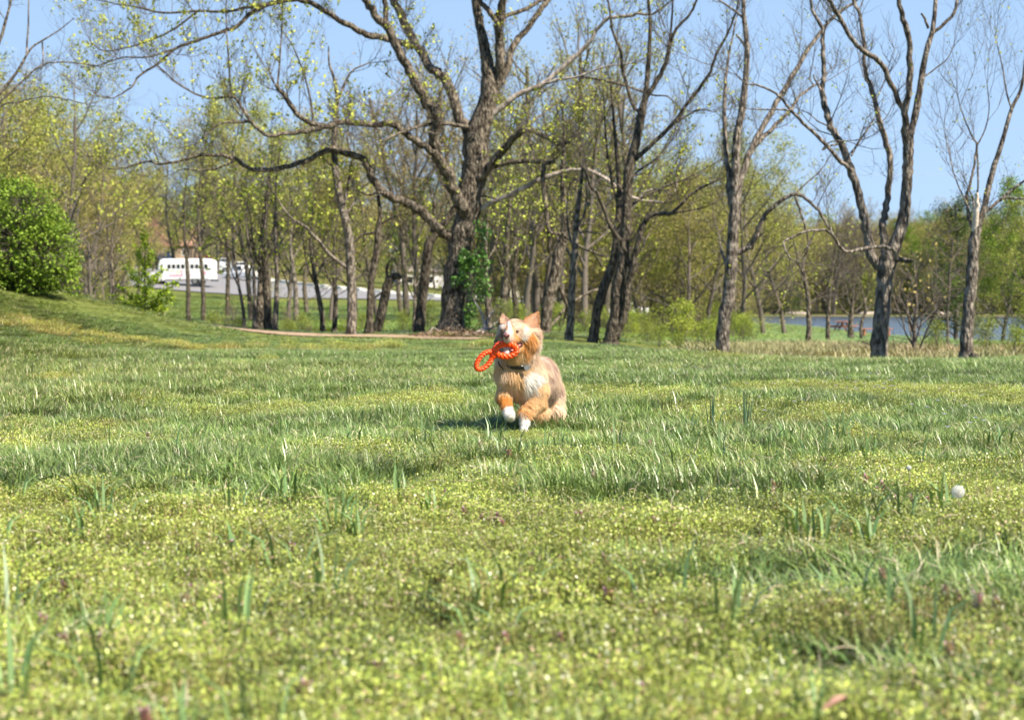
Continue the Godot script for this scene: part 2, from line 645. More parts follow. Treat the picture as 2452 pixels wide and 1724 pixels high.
func build_grass() -> void:
	var rng := RandomNumberGenerator.new()
	rng.seed = 5
	var green := [Color(0.08, 0.15, 0.028), Color(0.27, 0.34, 0.10), Color(0.42, 0.37, 0.23)]
	var lists := [[], [], [], [], [], [], []]
	# bands of distance: tufts get fewer and broader farther off
	for band in [[1.3, 4.5, 92.0, 1.0], [4.5, 8.5, 98.0, 1.0], [8.5, 14.0, 62.0, 1.15], [14.0, 27.0, 34.0, 1.5], [27.0, 52.0, 5.5, 2.4]]:
		var d0: float = band[0]
		var d1: float = band[1]
		var half1 := 0.36 * d1 + 1.6
		var n := int((d1 - d0) * half1 * 2.0 * band[2])
		for k in n:
			var d := rng.randf_range(d0, d1)
			var x := rng.randf_range(-half1, half1)
			if absf(x) > 0.36 * d + 1.6 or (d > 26.0 and x > 1.0 and d < 31.0):
				continue
			if d > 26.0 and d < 36.0 and on_path(x, d):
				continue
			var w := lawn_tone(x, d) if d < 30.0 else 0.0
			var patch := noise.get_noise_2d(x * 5.0 - 90.0, d * 5.0) * 0.5 + 0.5
			var shade := rng.randf_range(0.7, 1.25) * lerpf(0.78, 1.15, ss(0.25, 0.75, fine.get_noise_2d(x * 30.0 + 70.0, d * 30.0) * 0.5 + 0.5))
			var dry := ss(0.45, 0.75, patch)
			var col := Vector3(lerpf(0.98, 1.15, dry), lerpf(1.0, 1.02, dry), lerpf(1.0, 0.95, dry)) * shade
			var sz: float = band[3] * rng.randf_range(0.75, 1.3)
			var turn := rng.randf() * TAU
			var trodden := 1.0 - ss(0.6, 1.25, Vector2((x - 0.05) / 0.6, (d - 7.15) / 0.6).length() + 0.3 * fine.get_noise_2d(x * 60.0, d * 60.0))
			if rng.randf() < w * (0.96 if d < 12.0 else 0.8):
				var low := lerpf(1.0, 0.6, trodden) * (0.45 + 0.5 * rng.randf()) * lerpf(0.95, 1.45, ss(0.3, 0.75, fine.get_noise_2d(x * 55.0, d * 55.0) * 0.5 + 0.5))
				lists[4 + k % 3].append([x, d, sz * 1.05, low * (1.0 if d < 14.0 else 1.5), col.x, col.y, col.z, turn])
				if rng.randf() > 0.3:
					continue
			var tall := rng.randf_range(0.55, 1.05) * lerpf(0.75, 1.15, ss(0.3, 0.7, noise.get_noise_2d(x * 12.0 + 50.0, d * 12.0) * 0.5 + 0.5))
			tall *= 0.72 if d < 5.0 else 0.82
			tall *= lerpf(1.0, 0.62, trodden) * lerpf(1.0, 0.7, w)
			if x < 1.5 and d > 17.0:
				tall *= lerpf(1.0, 0.5, ss(17.0, 21.0, d))
			lists[k % 4].append([x, d, sz, tall, col.x, col.y, col.z, turn])
	var field := thing("meadow_grass", Vector3.ZERO, "green meadow grass blades covering the field", "grass")
	field.set_meta("kind", "stuff")
	var cover := thing("chickweed_cover", Vector3.ZERO, "low yellow-green chickweed carpeting the near meadow", "ground cover")
	cover.set_meta("kind", "stuff")
	for k in 4:
		scatter("grass_patch", tuft_mesh(100 + k, 96, 0.115, 0.05, 0.18, 0.0019, green, 0.75 + 0.15 * (k % 3)), lists[k], "", "", field)
	for k in 3:
		scatter("chickweed_patch", weed_mesh(200 + k, 800, 0.12, 0.0068), lists[4 + k], "", "", cover)
	# broad single blades that stand out of the cover
	var wide := []
	for k in 130:
		var d := 2.0 + 5.0 * rng.randf()
		var x := rng.randf_range(-1, 1) * (0.36 * d + 1.2)
		if x > -0.8 and x < 0.7 and d < 4.0 and rng.randf() < 0.6:
			continue
		wide.append([x, d, rng.randf_range(0.8, 1.2), rng.randf_range(0.7, 1.2), 1.0, 1.0, 0.85, rng.randf() * TAU])
	scatter("coarse_grass", tuft_mesh(130, 7, 0.05, 0.12, 0.24, 0.0042, [Color(0.09, 0.16, 0.055), Color(0.17, 0.26, 0.11), Color(0.40, 0.37, 0.25)], 0.9), wide, "taller coarse grass blades standing out of the chickweed")
	# bits of straw lying in the cover
	var straw := MB.new()
	for k in 300:
		var d := 1.9 + 6.5 * rng.randf()
		var x := rng.randf_range(-1, 1) * (0.36 * d + 0.8)
		var p := ground_at(x, d) + Vector3.UP * rng.randf_range(0.045, 0.075)
		var a := rng.randf() * TAU
		var dirv := Vector3(cos(a), rng.randf_range(-0.3, 0.3), sin(a)) * rng.randf_range(0.012, 0.034)
		straw.tube(PackedVector3Array([p - dirv, p + Vector3.UP * 0.004, p + dirv]), PackedFloat32Array([0.0009, 0.0011, 0.0007]), 3, tone(Color(0.50, 0.36, 0.24), Color(0.66, 0.56, 0.42), rng))
	top("straw_litter", straw, M.plain, "pale bits of dead straw lying among the chickweed", "straw", "", "stuff")
	var vm := MB.new()
	for k in 5:
		var a := TAU * k / 5.0
		vm.leaf(Vector3(0, 0.10, 0), Vector3(cos(a), 0.3, sin(a)) * 0.011, Vector3(-sin(a), 0, cos(a)) * 0.006, Color(0.42, 0.38, 0.62))
	var vmesh := vm.mesh()
	vmesh.surface_set_material(0, M.weed)
	var vi := []
	for e in [[1720, 888, 60, 14], [2000, 905, 60, 16], [2090, 925, 70, 14], [2180, 935, 60, 10], [2330, 905, 90, 12], [1850, 955, 60, 10], [2240, 990, 40, 8], [1600, 885, 90, 10], [60, 765, 70, 26], [150, 790, 80, 16], [850, 900, 120, 8], [420, 870, 140, 10]]:
		for k in e[3]:
			var py: float = e[1] + rng.randfn(0.0, 7.0)
			var px: float = e[0] + rng.randfn(0.0, e[2] * 0.6)
			var dd := 20.0 if py < 800.0 else (CAM_H - 0.1) * FPX / (py - HORIZON)
			vi.append([(px - 1226.0) / FPX * dd + rng.randf_range(-0.2, 0.2), dd + rng.randf_range(-1.0, 1.0), 1.5, rng.randf_range(0.8, 1.3), 1.0, 1.0, 1.0, rng.randf() * TAU])
	scatter("wild_violets", vmesh, vi, "pale violet wildflowers dotted through the far meadow grass", "flowers")
	# tan dry grass on the far bank at the right, and rough grass along the creek
	var dry := []
	for k in 2600:
		var d := rng.randf_range(25.5, 35.0)
		var px := rng.randf_range(1640.0, 2600.0)
		var x := (px - 1226.0) / FPX * d
		var dens := (exp(-pow((px - 1880.0) / 150.0, 2.0)) + 0.16) * ss(-0.25, 0.3, noise.get_noise_2d(x * 12.0, d * 12.0) + 0.1)
		if rng.randf() > dens:
			continue
		var s := rng.randf_range(0.8, 1.3)
		var gr := ss(0.3, 0.6, noise.get_noise_2d(x * 4.0, d * 4.0) * 0.5 + 0.5) * 0.5
		dry.append([x, d, 2.4 * s, rng.randf_range(0.7, 1.25), lerpf(0.8, 0.5, gr) * s, lerpf(0.76, 0.8, gr) * s, lerpf(0.72, 0.45, gr) * s, rng.randf() * TAU])
	var dm := tuft_mesh(140, 34, 0.16, 0.08, 0.26, 0.0035, [Color(0.36, 0.27, 0.17), Color(0.52, 0.43, 0.29), Color(0.2, 0.24, 0.08)], 0.6)
	dm.surface_set_material(0, M.dry)
	scatter("dry_grass", dm, dry, "tan dry grass on the bank beyond the meadow")
	# wide tufts that carry the lawn on beyond the creek
	var far := []
	for k in 9000:
		var d := 40.0 + 100.0 * pow(rng.randf(), 1.3)
		var x := rng.randf_range(-1, 1) * (0.36 * d + 4.0)
		if lake_in(x, d) > -2.0 or (d > 116.0 and x < 20.0):
			continue
		var s := rng.randf_range(0.8, 1.2)
		far.append([x, d, 5.0 * s, rng.randf_range(0.5, 0.9), 1.1 * s, 1.1 * s, 0.9 * s, rng.randf() * TAU])
	scatter("park_lawn", tuft_mesh(150, 40, 0.2, 0.08, 0.24, 0.003, green, 0.9), far, "mown green lawn between the creek and the road")

func on_path(x: float, d: float) -> bool:
	var mid := 29.0
	if x < -7.0:
		mid = 32.0 + (-7.0 - x) * 0.6
	elif x < -3.2:
		mid = lerpf(32.0, 30.2, (x + 7.0) / 3.8)
	elif x < 1.2:
		mid = lerpf(30.2, 27.2, (x + 3.2) / 4.4)
	else:
		return false
	return absf(d - mid) < 0.9

# ---------------------------------------------------------------- trees
func smooth_line(pts: Array, rad: Array, sub: int, wig: float, rng: RandomNumberGenerator) -> Array:
	var p := PackedVector3Array()
	var r := PackedFloat32Array()
	var m := pts.size()
	for i in m - 1:
		var p0: Vector3 = pts[maxi(i - 1, 0)]
		var p1: Vector3 = pts[i]
		var p2: Vector3 = pts[i + 1]
		var p3: Vector3 = pts[mini(i + 2, m - 1)]
		for q in sub:
			var t := float(q) / sub
			var x: Vector3 = p1.cubic_interpolate(p2, p0, p3, t)
			var rr := lerpf(rad[i], rad[i + 1], t)
			if not (i == 0 and q == 0):
				x += jitter(rng) * wig * rr
				rr *= rng.randf_range(0.93, 1.07)
			p.append(x)
			r.append(rr)
	p.append(pts[m - 1])
	r.append(rad[m - 1])
	return [p, r]

func twig(mb: MB, tips: PackedVector3Array, p: Vector3, dir: Vector3, length: float, r: float, lvl: int, rng: RandomNumberGenerator, up: float) -> void:
	var pts := PackedVector3Array([p])
	var rad := PackedFloat32Array([r])
	var cur := dir
	var q := p
	var seg := 3 if lvl == 0 else 4
	for k in seg:
		cur = (cur + jitter(rng) * 0.28 + Vector3.UP * up * 0.35).normalized()
		q += cur * (length / seg)
		pts.append(q)
		rad.append(lerpf(r, r * 0.35, float(k + 1) / seg))
	mb.tube(pts, rad, 3)
	tips.append(q)
	if lvl > 0:
		for k in seg:
			for e in (2 if rng.randf() < 0.55 else 1):
				var side := jitter(rng).cross(cur).normalized()
				twig(mb, tips, pts[k + 1] if rng.randf() < 0.7 else pts[k].lerp(pts[k + 1], 0.5), (cur * 0.65 + side * 0.85).normalized(), length * rng.randf_range(0.38, 0.62), r * 0.55, lvl - 1, rng, up)

func twigs_on(mb: MB, tips: PackedVector3Array, line: Array, per_m: float, length: float, rng: RandomNumberGenerator, up := 0.5, from := 0.15, lvl := 1) -> void:
	var p: PackedVector3Array = line[0]
	var r: PackedFloat32Array = line[1]
	var m := p.size()
	for i in range(int(m * from), m - 1):
		var seg := p[i + 1] - p[i]
		var want := seg.length() * per_m * (0.5 + 0.9 * float(i) / m)
		var n := int(want) + (1 if rng.randf() < want - int(want) else 0)
		for k in n:
			var t := seg.normalized()
			var side := jitter(rng).cross(t).normalized()
			var dir := (side + t * 0.5 + Vector3.UP * up * 0.6).normalized()
			var r0 := clampf(r[i] * 0.4, 0.004, 0.011)
			twig(mb, tips, p[i].lerp(p[i + 1], rng.randf()), dir, length * rng.randf_range(0.45, 1.3), r0, lvl, rng, up)
	var endd := (p[m - 1] - p[m - 3]).normalized()
	for k in 3:
		twig(mb, tips, p[m - 1], (endd + jitter(rng) * 0.5).normalized(), length * rng.randf_range(0.6, 1.2), clampf(r[m - 1] * 0.7, 0.004, 0.012), lvl, rng, up)

func leaves_at(mb: MB, tips: PackedVector3Array, rng: RandomNumberGenerator, share: float, each: int, size: float, a: Color, b: Color, spread := 0.07) -> void:
	for p in tips:
		if rng.randf() > share:
			continue
		for k in each:
			var al := (jitter(rng) + Vector3.UP * 0.35).normalized()
			var ac := al.cross(jitter(rng)).normalized()
			var s := size * rng.randf_range(0.6, 1.35)
			mb.leaf(p + jitter(rng) * spread, al * s, ac * s * 0.42, tone(a, b, rng))

# a tree read off the photograph: trunk [px, py, width px], limbs {p: [[px, py] ...], w: [from, to], z: how far its end leans back (+) or forward (-)}
func traced(called: String, label: String, d: float, spec: Dictionary, category := "tree", group := "") -> Node3D:
	var rng := RandomNumberGenerator.new()
	rng.seed = hash(label)
	var mpp := d / FPX
	var tr: Array = spec.trunk
	var base := at(tr[0][0], tr[0][1], d)
	base.y = height(base.x, d)
	var root := thing(called, base, label, category, group)
	var bk: Material = spec.get("bark", M.bark_grey)
	var pts := []
	var rad := []
	var lean: float = spec.get("lean", 0.0)
	for k in tr.size():
		pts.append(at(tr[k][0], tr[k][1], d + lean * k / maxf(tr.size() - 1, 1)))
		rad.append(tr[k][2] * 0.5 * mpp)
	pts[0].y = base.y - 0.12
	if spec.get("flare", true) and tr.size() > 2:
		var up: Vector3 = pts[0].lerp(pts[1], 0.16)
		var up2: Vector3 = pts[0].lerp(pts[1], 0.42)
		pts.insert(1, up)
		pts.insert(2, up2)
		rad.insert(1, rad[0] * 1.14)
		rad.insert(2, rad[0] * 1.0)
		rad[0] *= 1.45
	var lines := []
	var trunk_line := smooth_line(pts, rad, 4, 0.10, rng)
	var tm := MB.new()
	tm.tube(trunk_line[0], trunk_line[1], spec.get("sides", 14))
	part("trunk", shift_to(tm, base), bk, root)
	lines.append([trunk_line, true])
	var twigm := MB.new()
	var tips := PackedVector3Array()
	for l in spec.get("limbs", []):
		var lp := []
		var lr := []
		var n: int = l.p.size()
		for k in n:
			var t := float(k) / (n - 1)
			lp.append(at(l.p[k][0], l.p[k][1], d + l.get("z0", 0.0) + l.get("z", 0.0) * t))
			lr.append(lerpf(l.w[0], l.w[1], t) * 0.5 * mpp)
		if l.get("grow", 0.0) > 0.0:
			# a limb that leaves the picture goes on growing
			var dirv: Vector3 = (lp[n - 1] - lp[n - 2]).normalized()
			var q: Vector3 = lp[n - 1]
			for k in 3:
				dirv = (dirv + Vector3.UP * 0.25 + jitter(rng) * 0.25).normalized()
				q += dirv * l.grow / 3.0
				lp.append(q)
				lr.append(lr[n - 1] * (1.0 - 0.28 * (k + 1)))
		var line := smooth_line(lp, lr, 4, 0.34, rng)
		var lm := MB.new()
		lm.tube(line[0], line[1], 8)
		part("limb", shift_to(lm, base), l.get("bark", bk), root)
		if l.get("tw", 1.0) > 0.0:
			twigs_on(twigm, tips, line, spec.get("per_m", 3.0) * l.get("tw", 1.0), spec.get("tlen", 0.9), rng, l.get("up", spec.get("up", 0.5)), l.get("from", 0.2), spec.get("lvl", 1))
	if spec.get("trunk_tw", 0.0) > 0.0:
		twigs_on(twigm, tips, trunk_line, spec.trunk_tw, spec.get("tlen", 0.9), rng, 0.5, 0.45, spec.get("lvl", 1))
	if twigm.v.size():
		part("branchwork", shift_to(twigm, base), spec.get("twig", M.twig), root).set_meta("kind", "stuff")
	if spec.get("leaf_share", 0.0) > 0.0 and tips.size():
		var lf := MB.new()
		leaves_at(lf, tips, rng, spec.leaf_share, spec.get("each", 4), spec.get("leaf", 0.045), spec.get("col_a", Color(0.24, 0.30, 0.04)), spec.get("col_b", Color(0.38, 0.40, 0.07)), spec.get("spread", 0.05))
		part("foliage", shift_to(lf, base), M.leaf, root).set_meta("kind", "stuff")
	return root

# ---------------------------------------------------------------- woodland trees grown from a seed
func grow(wood: MB, tips: PackedVector3Array, p: Vector3, dir: Vector3, length: float, r: float, lvl: int, rng: RandomNumberGenerator, st: Dictionary) -> void:
	var pts := PackedVector3Array([p])
	var rad := PackedFloat32Array([r])
	var cur := dir
	var q := p
	var seg: int = 6 if lvl == st.lvls else (2 if lvl == 0 else 4)
	for k in seg:
		cur = (cur + jitter(rng) * st.wild + Vector3.UP * st.up).normalized()
		q += cur * (length / seg)
		pts.append(q)
		rad.append(lerpf(r, r * (0.45 if lvl > 0 else 0.3), float(k + 1) / seg))
	wood.tube(pts, rad, 7 if lvl == st.lvls else (5 if lvl > 1 else 3))
	if lvl == 0:
		tips.append(q)
		tips.append(pts[seg - 1].lerp(q, 0.3))
		return
	var n: int = st.kids[lvl]
	for k in n:
		var f := lerpf(st.bare if lvl == st.lvls else 0.25, 1.0, (k + rng.randf() * 0.8) / n)
		var s := mini(int(f * seg), seg - 1)
		var at_p := pts[s].lerp(pts[s + 1], f * seg - s)
		var axis := (pts[s + 1] - pts[s]).normalized()
		var ang := TAU * (k * 0.382 + rng.randf() * 0.2)
		var u := axis.cross(Vector3.RIGHT if absf(axis.x) < 0.8 else Vector3.FORWARD).normalized()
		var side := u.rotated(axis, ang)
		var open: float = st.open * rng.randf_range(0.75, 1.25)
		var taper := 1.0 - 0.5 * f if lvl == st.lvls else 1.0 - 0.3 * f
		grow(wood, tips, at_p, (axis * cos(open) + side * sin(open)).normalized(), length * st.ratio * taper * rng.randf_range(0.75, 1.2), lerpf(rad[s], rad[s + 1], 0.5) * 0.55, lvl - 1, rng, st)

func wood_tree(sd: int, st: Dictionary) -> Dictionary:
	var rng := RandomNumberGenerator.new()
	rng.seed = sd
	var wood := MB.new()
	var tips := PackedVector3Array()
	grow(wood, tips, Vector3(0, -0.15, 0), (Vector3.UP + jitter(rng) * 0.08).normalized(), st.h, st.r, st.lvls, rng, st)
	var lf := MB.new()
	if st.share > 0.0:
		leaves_at(lf, tips, rng, st.share, st.each, st.leaf, st.a, st.b, st.spread)
	return {"wood": wood.mesh(), "leaf": lf.mesh() if lf.v.size() else null, "bark": st.get("bark", M.twig_far)}

func plant_tree(proto: Dictionary, called: String, pos: Vector3, size: float, turn: float, label: String, group: String, category := "tree") -> Node3D:
	var root := thing(called, pos, label, category, group)
	root.scale = Vector3.ONE * size
	root.rotation.y = turn
	var t := MeshInstance3D.new()
	t.name = "trunk"
	t.mesh = proto.wood
	t.material_override = proto.bark
	root.add_child(t)
	if proto.leaf:
		var c := MeshInstance3D.new()
		c.name = "crown"
		c.mesh = proto.leaf
		c.material_override = M.leaf
		c.set_meta("kind", "stuff")
		root.add_child(c)
	return root

var protos := {}

func make_protos() -> void:
	var yg_a := Color(0.225, 0.23, 0.05)
	var yg_b := Color(0.37, 0.345, 0.10)
	var ol_a := Color(0.21, 0.18, 0.05)
	var ol_b := Color(0.36, 0.28, 0.11)
	var tall := {"h": 8.0, "r": 0.12, "lvls": 4, "kids": [0, 4, 5, 5, 14], "wild": 0.14, "up": 0.05, "bare": 0.22, "open": 0.78, "ratio": 0.52, "share": 0.7, "each": 4, "leaf": 0.062, "spread": 0.12, "a": yg_a, "b": yg_b}
	protos.tall_a = wood_tree(1, tall)
	protos.tall_b = wood_tree(2, tall.merged({"open": 0.6, "wild": 0.16, "a": ol_a, "b": ol_b, "share": 0.4, "kids": [0, 4, 6, 6, 14]}, true))
	protos.bare_a = wood_tree(3, tall.merged({"share": 0.14, "each": 2, "up": 0.09, "open": 0.6}, true))
	protos.bare_b = wood_tree(4, tall.merged({"share": 0.22, "each": 2, "kids": [0, 4, 6, 6, 15], "open": 0.9, "a": ol_a, "b": Color(0.36, 0.25, 0.14)}, true))
	protos.full_a = wood_tree(5, tall.merged({"share": 0.95, "each": 7, "bare": 0.16, "open": 0.85, "leaf": 0.068, "spread": 0.2, "a": Color(0.20, 0.235, 0.04), "b": Color(0.37, 0.37, 0.085)}, true))
	protos.full_b = wood_tree(6, tall.merged({"share": 0.85, "each": 6, "bare": 0.15, "open": 1.0, "wild": 0.18, "leaf": 0.065, "spread": 0.2, "a": Color(0.225, 0.205, 0.06), "b": Color(0.37, 0.31, 0.115)}, true))
	protos.green = wood_tree(7, tall.merged({"share": 1.0, "each": 9, "bare": 0.12, "open": 0.95, "leaf": 0.075, "spread": 0.22, "a": Color(0.10, 0.17, 0.02), "b": Color(0.22, 0.31, 0.035)}, true))
	protos.conifer = wood_tree(8, {"h": 8.0, "r": 0.14, "lvls": 2, "kids": [0, 6, 46], "wild": 0.05, "up": 0.02, "bare": 0.06, "open": 1.25, "ratio": 0.30, "share": 1.0, "each": 26, "leaf": 0.085, "spread": 0.3, "a": Color(0.04, 0.07, 0.02), "b": Color(0.10, 0.14, 0.03)})
	var bush := {"h": 1.1, "r": 0.03, "lvls": 2, "kids": [0, 6, 16], "wild": 0.2, "up": 0.12, "bare": 0.02, "open": 0.8, "ratio": 0.72, "share": 1.0, "each": 10, "leaf": 0.042, "spread": 0.11, "a": Color(0.16, 0.23, 0.025), "b": Color(0.33, 0.39, 0.05)}
	protos.bush_a = wood_tree(9, bush)
	protos.bush_b = wood_tree(10, bush.merged({"a": Color(0.15, 0.20, 0.03), "b": Color(0.27, 0.30, 0.055), "each": 11}, true))
	protos.bush_c = wood_tree(11, bush.merged({"share": 0.25, "each": 2, "kids": [0, 8, 18], "a": ol_a, "b": ol_b}, true))
	protos.bush_d = wood_tree(12, bush.merged({"a": Color(0.23, 0.29, 0.03), "b": Color(0.37, 0.41, 0.06), "each": 10}, true))
	protos.red = wood_tree(13, tall.merged({"share": 1.0, "each": 6, "bare": 0.2, "a": Color(0.34, 0.17, 0.12), "b": Color(0.50, 0.30, 0.22), "leaf": 0.075, "spread": 0.2}, true))

func build_wood() -> void:
	var rng := RandomNumberGenerator.new()
	rng.seed = 77
	# [px, depth, top py, kind, label]
	var list := [
		[-60, 44, 120, "full_a", "pale leafing tree at the picture edge above the green bush"],
		[40, 62, 150, "full_b", "olive leafing tree rising behind the round green bush"],
		[130, 58, 85, "tall_a", "yellow-green leafing tree behind the round green bush"],
		[195, 70, 250, "full_a", "yellow-green tree next to the open gap of sky"],
		[90, 74, 190, "full_b", "broad olive tree high above the round green bush"],
		[160, 82, 240, "full_a", "broad yellow-green tree left of the gap of sky"],
		[-40, 70, 120, "tall_b", "brown-green tree cut off by the left picture edge"],
		[1120, 70, 60, "bare_a", "tall bare tree showing above the fork of the oak"],
		[975, 74, 90, "bare_b", "twiggy bare tree behind the upper left limbs of the oak"],
		[1285, 66, 20, "bare_b", "twiggy bare tree behind the upper right limbs of the oak"],
		[1500, 60, 60, "bare_a", "bare tree behind the upswept limbs of the tall dark tree"],
		[20, 85, 210, "tall_b", "brown-green tree deep behind the round green bush"],
		[255, 66, 420, "tall_b", "low brownish tree between the green bush and the bus"],
		[215, 52, 470, "bush_c", "twiggy brown thicket behind the green bush"],
		[300, 95, 300, "bare_b", "bare grey-brown tree under the gap of sky"],
		[375, 185, 300, "bare_b", "bare grey tree behind the roof of the bus"],
		[330, 182, 430, "tall_b", "brownish tree behind the rear of the bus"],
		[420, 180, 300, "tall_a", "yellow-green tree standing behind the middle of the bus"],
		[482, 178, 260, "full_b", "olive tree standing behind the nose of the bus"],
		[560, 172, 180, "full_a", "tall yellow-green tree behind the white pickup"],
		[600, 62, 190, "tall_a", "slim leafing tree right of the white pickup"],
		[520, 176, 280, "bare_a", "bare-topped tree behind the white pickup"],
		[690, 60, 290, "full_a", "yellow-green tree between the pickup and the forked grey tree"],
		[735, 85, 250, "tall_b", "olive tree behind the forked grey tree"],
		[790, 60, 330, "tall_a", "leafing tree close behind the forked grey tree"],
		[850, 75, 260, "full_b", "ochre-green tree between forked grey tree and old oak"],
		[905, 62, 330, "full_b", "ochre leafing tree just left of the old oak"],
		[960, 90, 230, "tall_b", "brownish tree behind the left limbs of the old oak"],
		[1010, 62, 130, "tall_b", "ochre-green tree behind the oak trunk on its left"],
		[1075, 95, 260, "bare_a", "thin bare tree directly behind the oak trunk"],
		[1150, 60, 330, "tall_a", "leafing tree behind the ivy on the oak"],
		[1205, 64, 90, "bare_a", "brownish tree just right of the oak trunk"],
		[1255, 58, 60, "tall_a", "tall slim leafing tree behind the pale oak limb"],
		[1300, 70, 150, "tall_a", "yellow-green tree behind the drooping oak branch"],
		[1345, 60, -30, "bare_a", "tall bare tree between oak and the twin leaning trunks"],
		[1400, 56, 20, "tall_a", "slim tree with light green leaves by the leaning trunks"],
		[1450, 66, 130, "tall_b", "olive tree behind the leaning trunks"],
		[1535, 62, 330, "full_a", "yellow-green tree right of the leaning trunks"],
		[1590, 75, 360, "full_a", "rounded yellow-green tree in the gap right of the leaning trunks"],
		[1640, 60, 400, "full_b", "low leafing tree left of the tall triple-stemmed tree"],
		[1690, 72, 280, "tall_a", "thin leafing tree behind the triple-stemmed tree"],
		[1775, 58, 270, "tall_a", "pale leafing tree behind the triple-stemmed tree"],
		[1830, 68, 310, "full_a", "pale green tree right of the triple-stemmed tree"],
		[1880, 80, 380, "full_b", "olive tree over the left end of the lake"],
		[1690, 110, 420, "green", "green tree on the slope behind the triple-stemmed tree"],
		[1560, 120, 420, "green", "mid green tree deep behind the leaning trunks"],
		[645, 120, 330, "bare_b", "far bare tree above the road left of the forked tree"],
		[370, 168, 520, "red", "pinkish-brown tree in bloom above the white bus"],
		[2270, 34, 505, "bare_b", "grey-brown twiggy tree left of the broken-topped tree"],
		[2195, 30, 560, "bush_c", "brown twiggy shrub between the pale tree and broken-topped tree"],
		[2400, 42, 430, "green", "bright green leafing tree right of the broken-topped tree"],
		[2460, 34, 455, "full_a", "yellow-green leafing tree at the picture edge by the lake"],
		[2290, 60, 470, "conifer", "dark evergreen left of the broken-topped tree"],
	]
	for e in list:
		var p := foot(e[0], e[1])
		var h: float = at(e[0], e[2], e[1]).y - p.y
		var kind: String = e[3]
		var nat: float = protos[kind].wood.get_aabb().end.y
		plant_tree(protos[kind], "leafing_tree" if not kind.begins_with("bare") else "bare_tree", p, h / nat, rng.randf() * TAU, e[4], "woodland trees behind the meadow")
	# undergrowth, one bush at a time: [px, depth, height m, kind, label]
	var under := [
		[235, 40, 1.0, "bush_c", "brown thicket at the foot of the sapling"],
		[420, 38, 1.1, "bush_b", "leafy green bush right of the bright sapling"],
		[470, 37, 0.8, "bush_a", "green bush below the bus on the creek bank"],
		[520, 38, 1.2, "bush_b", "olive bush below the pickup on the creek bank"],
		[575, 36, 0.9, "bush_d", "yellow-green bush at the start of the dirt path"],
		[680, 40, 0.9, "bush_b", "leafy bush by the flared thin trunk"],
		[715, 42, 1.0, "bush_b", "leafy bush in shade beyond the dirt path"],
		[740, 40, 0.8, "bush_c", "brown brush beside the paired thin trunks"],
		[640, 42, 1.0, "bush_b", "leafy bush behind the trunk cluster"],
		[690, 38, 0.8, "bush_b", "leafy bush just right of the flared thin trunk"],
		[835, 41, 0.9, "bush_b", "leafy bush at the foot of the slender grey tree"],
		[910, 39, 0.8, "bush_b", "leafy bush right of the leaning broken trunk"],
		[450, 36, 0.9, "bush_c", "brown brush below the thin trunks at the bus"],
		[385, 37, 0.9, "bush_c", "brown brush beside the bright sapling"],
		[540, 36, 0.8, "bush_c", "brown brush under the pickup"],
		[180, 34, 1.0, "bush_c", "brown brush at the skirt of the green bush"],
		[1490, 36, 0.9, "bush_b", "leafy bush at the feet of the close pair of trunks"],
		[870, 44, 0.8, "bush_b", "low leafy bush behind the leaning snag"],
		[960, 40, 0.9, "bush_b", "leafy bush between snag and leaning trunk"],
		[1180, 38, 1.0, "bush_c", "brown brush behind the fallen branches"],
		[1240, 40, 1.0, "bush_b", "green brush behind the head of the dog"],
		[1340, 42, 1.2, "bush_a", "green bush between the slim trunks right of the dog"],
		[1400, 40, 0.9, "bush_b", "leafy bush by the slanting fallen trunk"],
		[1545, 34, 0.7, "bush_b", "low leafy bush right of the leaning trunks"],
		[1580, 30, 0.7, "bush_a", "small green bush near the meadow edge"],
		[1625, 28, 0.55, "bush_a", "low green bush before the bright bush"],
		[1655, 30, 1.1, "bush_d", "bright yellow-green bush left of the triple-stemmed tree"],
		[1690, 30, 0.9, "bush_a", "green bush touching the triple-stemmed tree"],
		[1810, 46, 1.4, "bush_d", "pale yellow-green bush right of the triple-stemmed tree"],
		[2250, 30, 1.0, "bush_b", "leafy green bush left of the broken-topped trunk"],
		[2370, 29, 1.1, "bush_b", "leafy green bush right of the broken-topped trunk"],
		[2430, 28, 0.9, "bush_a", "green bush at the picture edge beside the lake"],
		[2330, 40, 1.6, "bush_c", "twiggy brush behind the broken-topped trunk"],
		[2480, 33, 1.6, "bush_b", "leafy bush outside the lake corner"],
		[1500, 48, 1.5, "bush_a", "green bush seen between the leaning trunks"],
		[1610, 50, 2.2, "bush_d", "bright leafing shrub in the gap right of the leaning trunks"],
	]
	for e in under:
		var p := foot(e[0], e[1])
		plant_tree(protos[e[3]], "bush", p, e[2] / 1.9, rng.randf() * TAU, e[4], "undergrowth along the creek", "bush")
	# two clipped dark evergreens on the far shore
	for e in [[1852, 312, 6.0, "dark clipped evergreen on the far lake shore, left one"], [1893, 310, 6.3, "dark clipped evergreen on the far lake shore, right one"]]:
		var p := foot(e[0], e[1])
		plant_tree(protos.conifer, "evergreen_shrub", p, e[2] * 1.35 / 8.6, rng.randf() * TAU, e[3], "clipped evergreens by the lake", "shrub").scale *= Vector3(1.5, 0.95, 1.5)
	# low brush between the creek and the road
	var brush := thing("creek_thicket", Vector3.ZERO, "tangled low brush and saplings between the creek and the road", "brush")
	brush.set_meta("kind", "stuff")
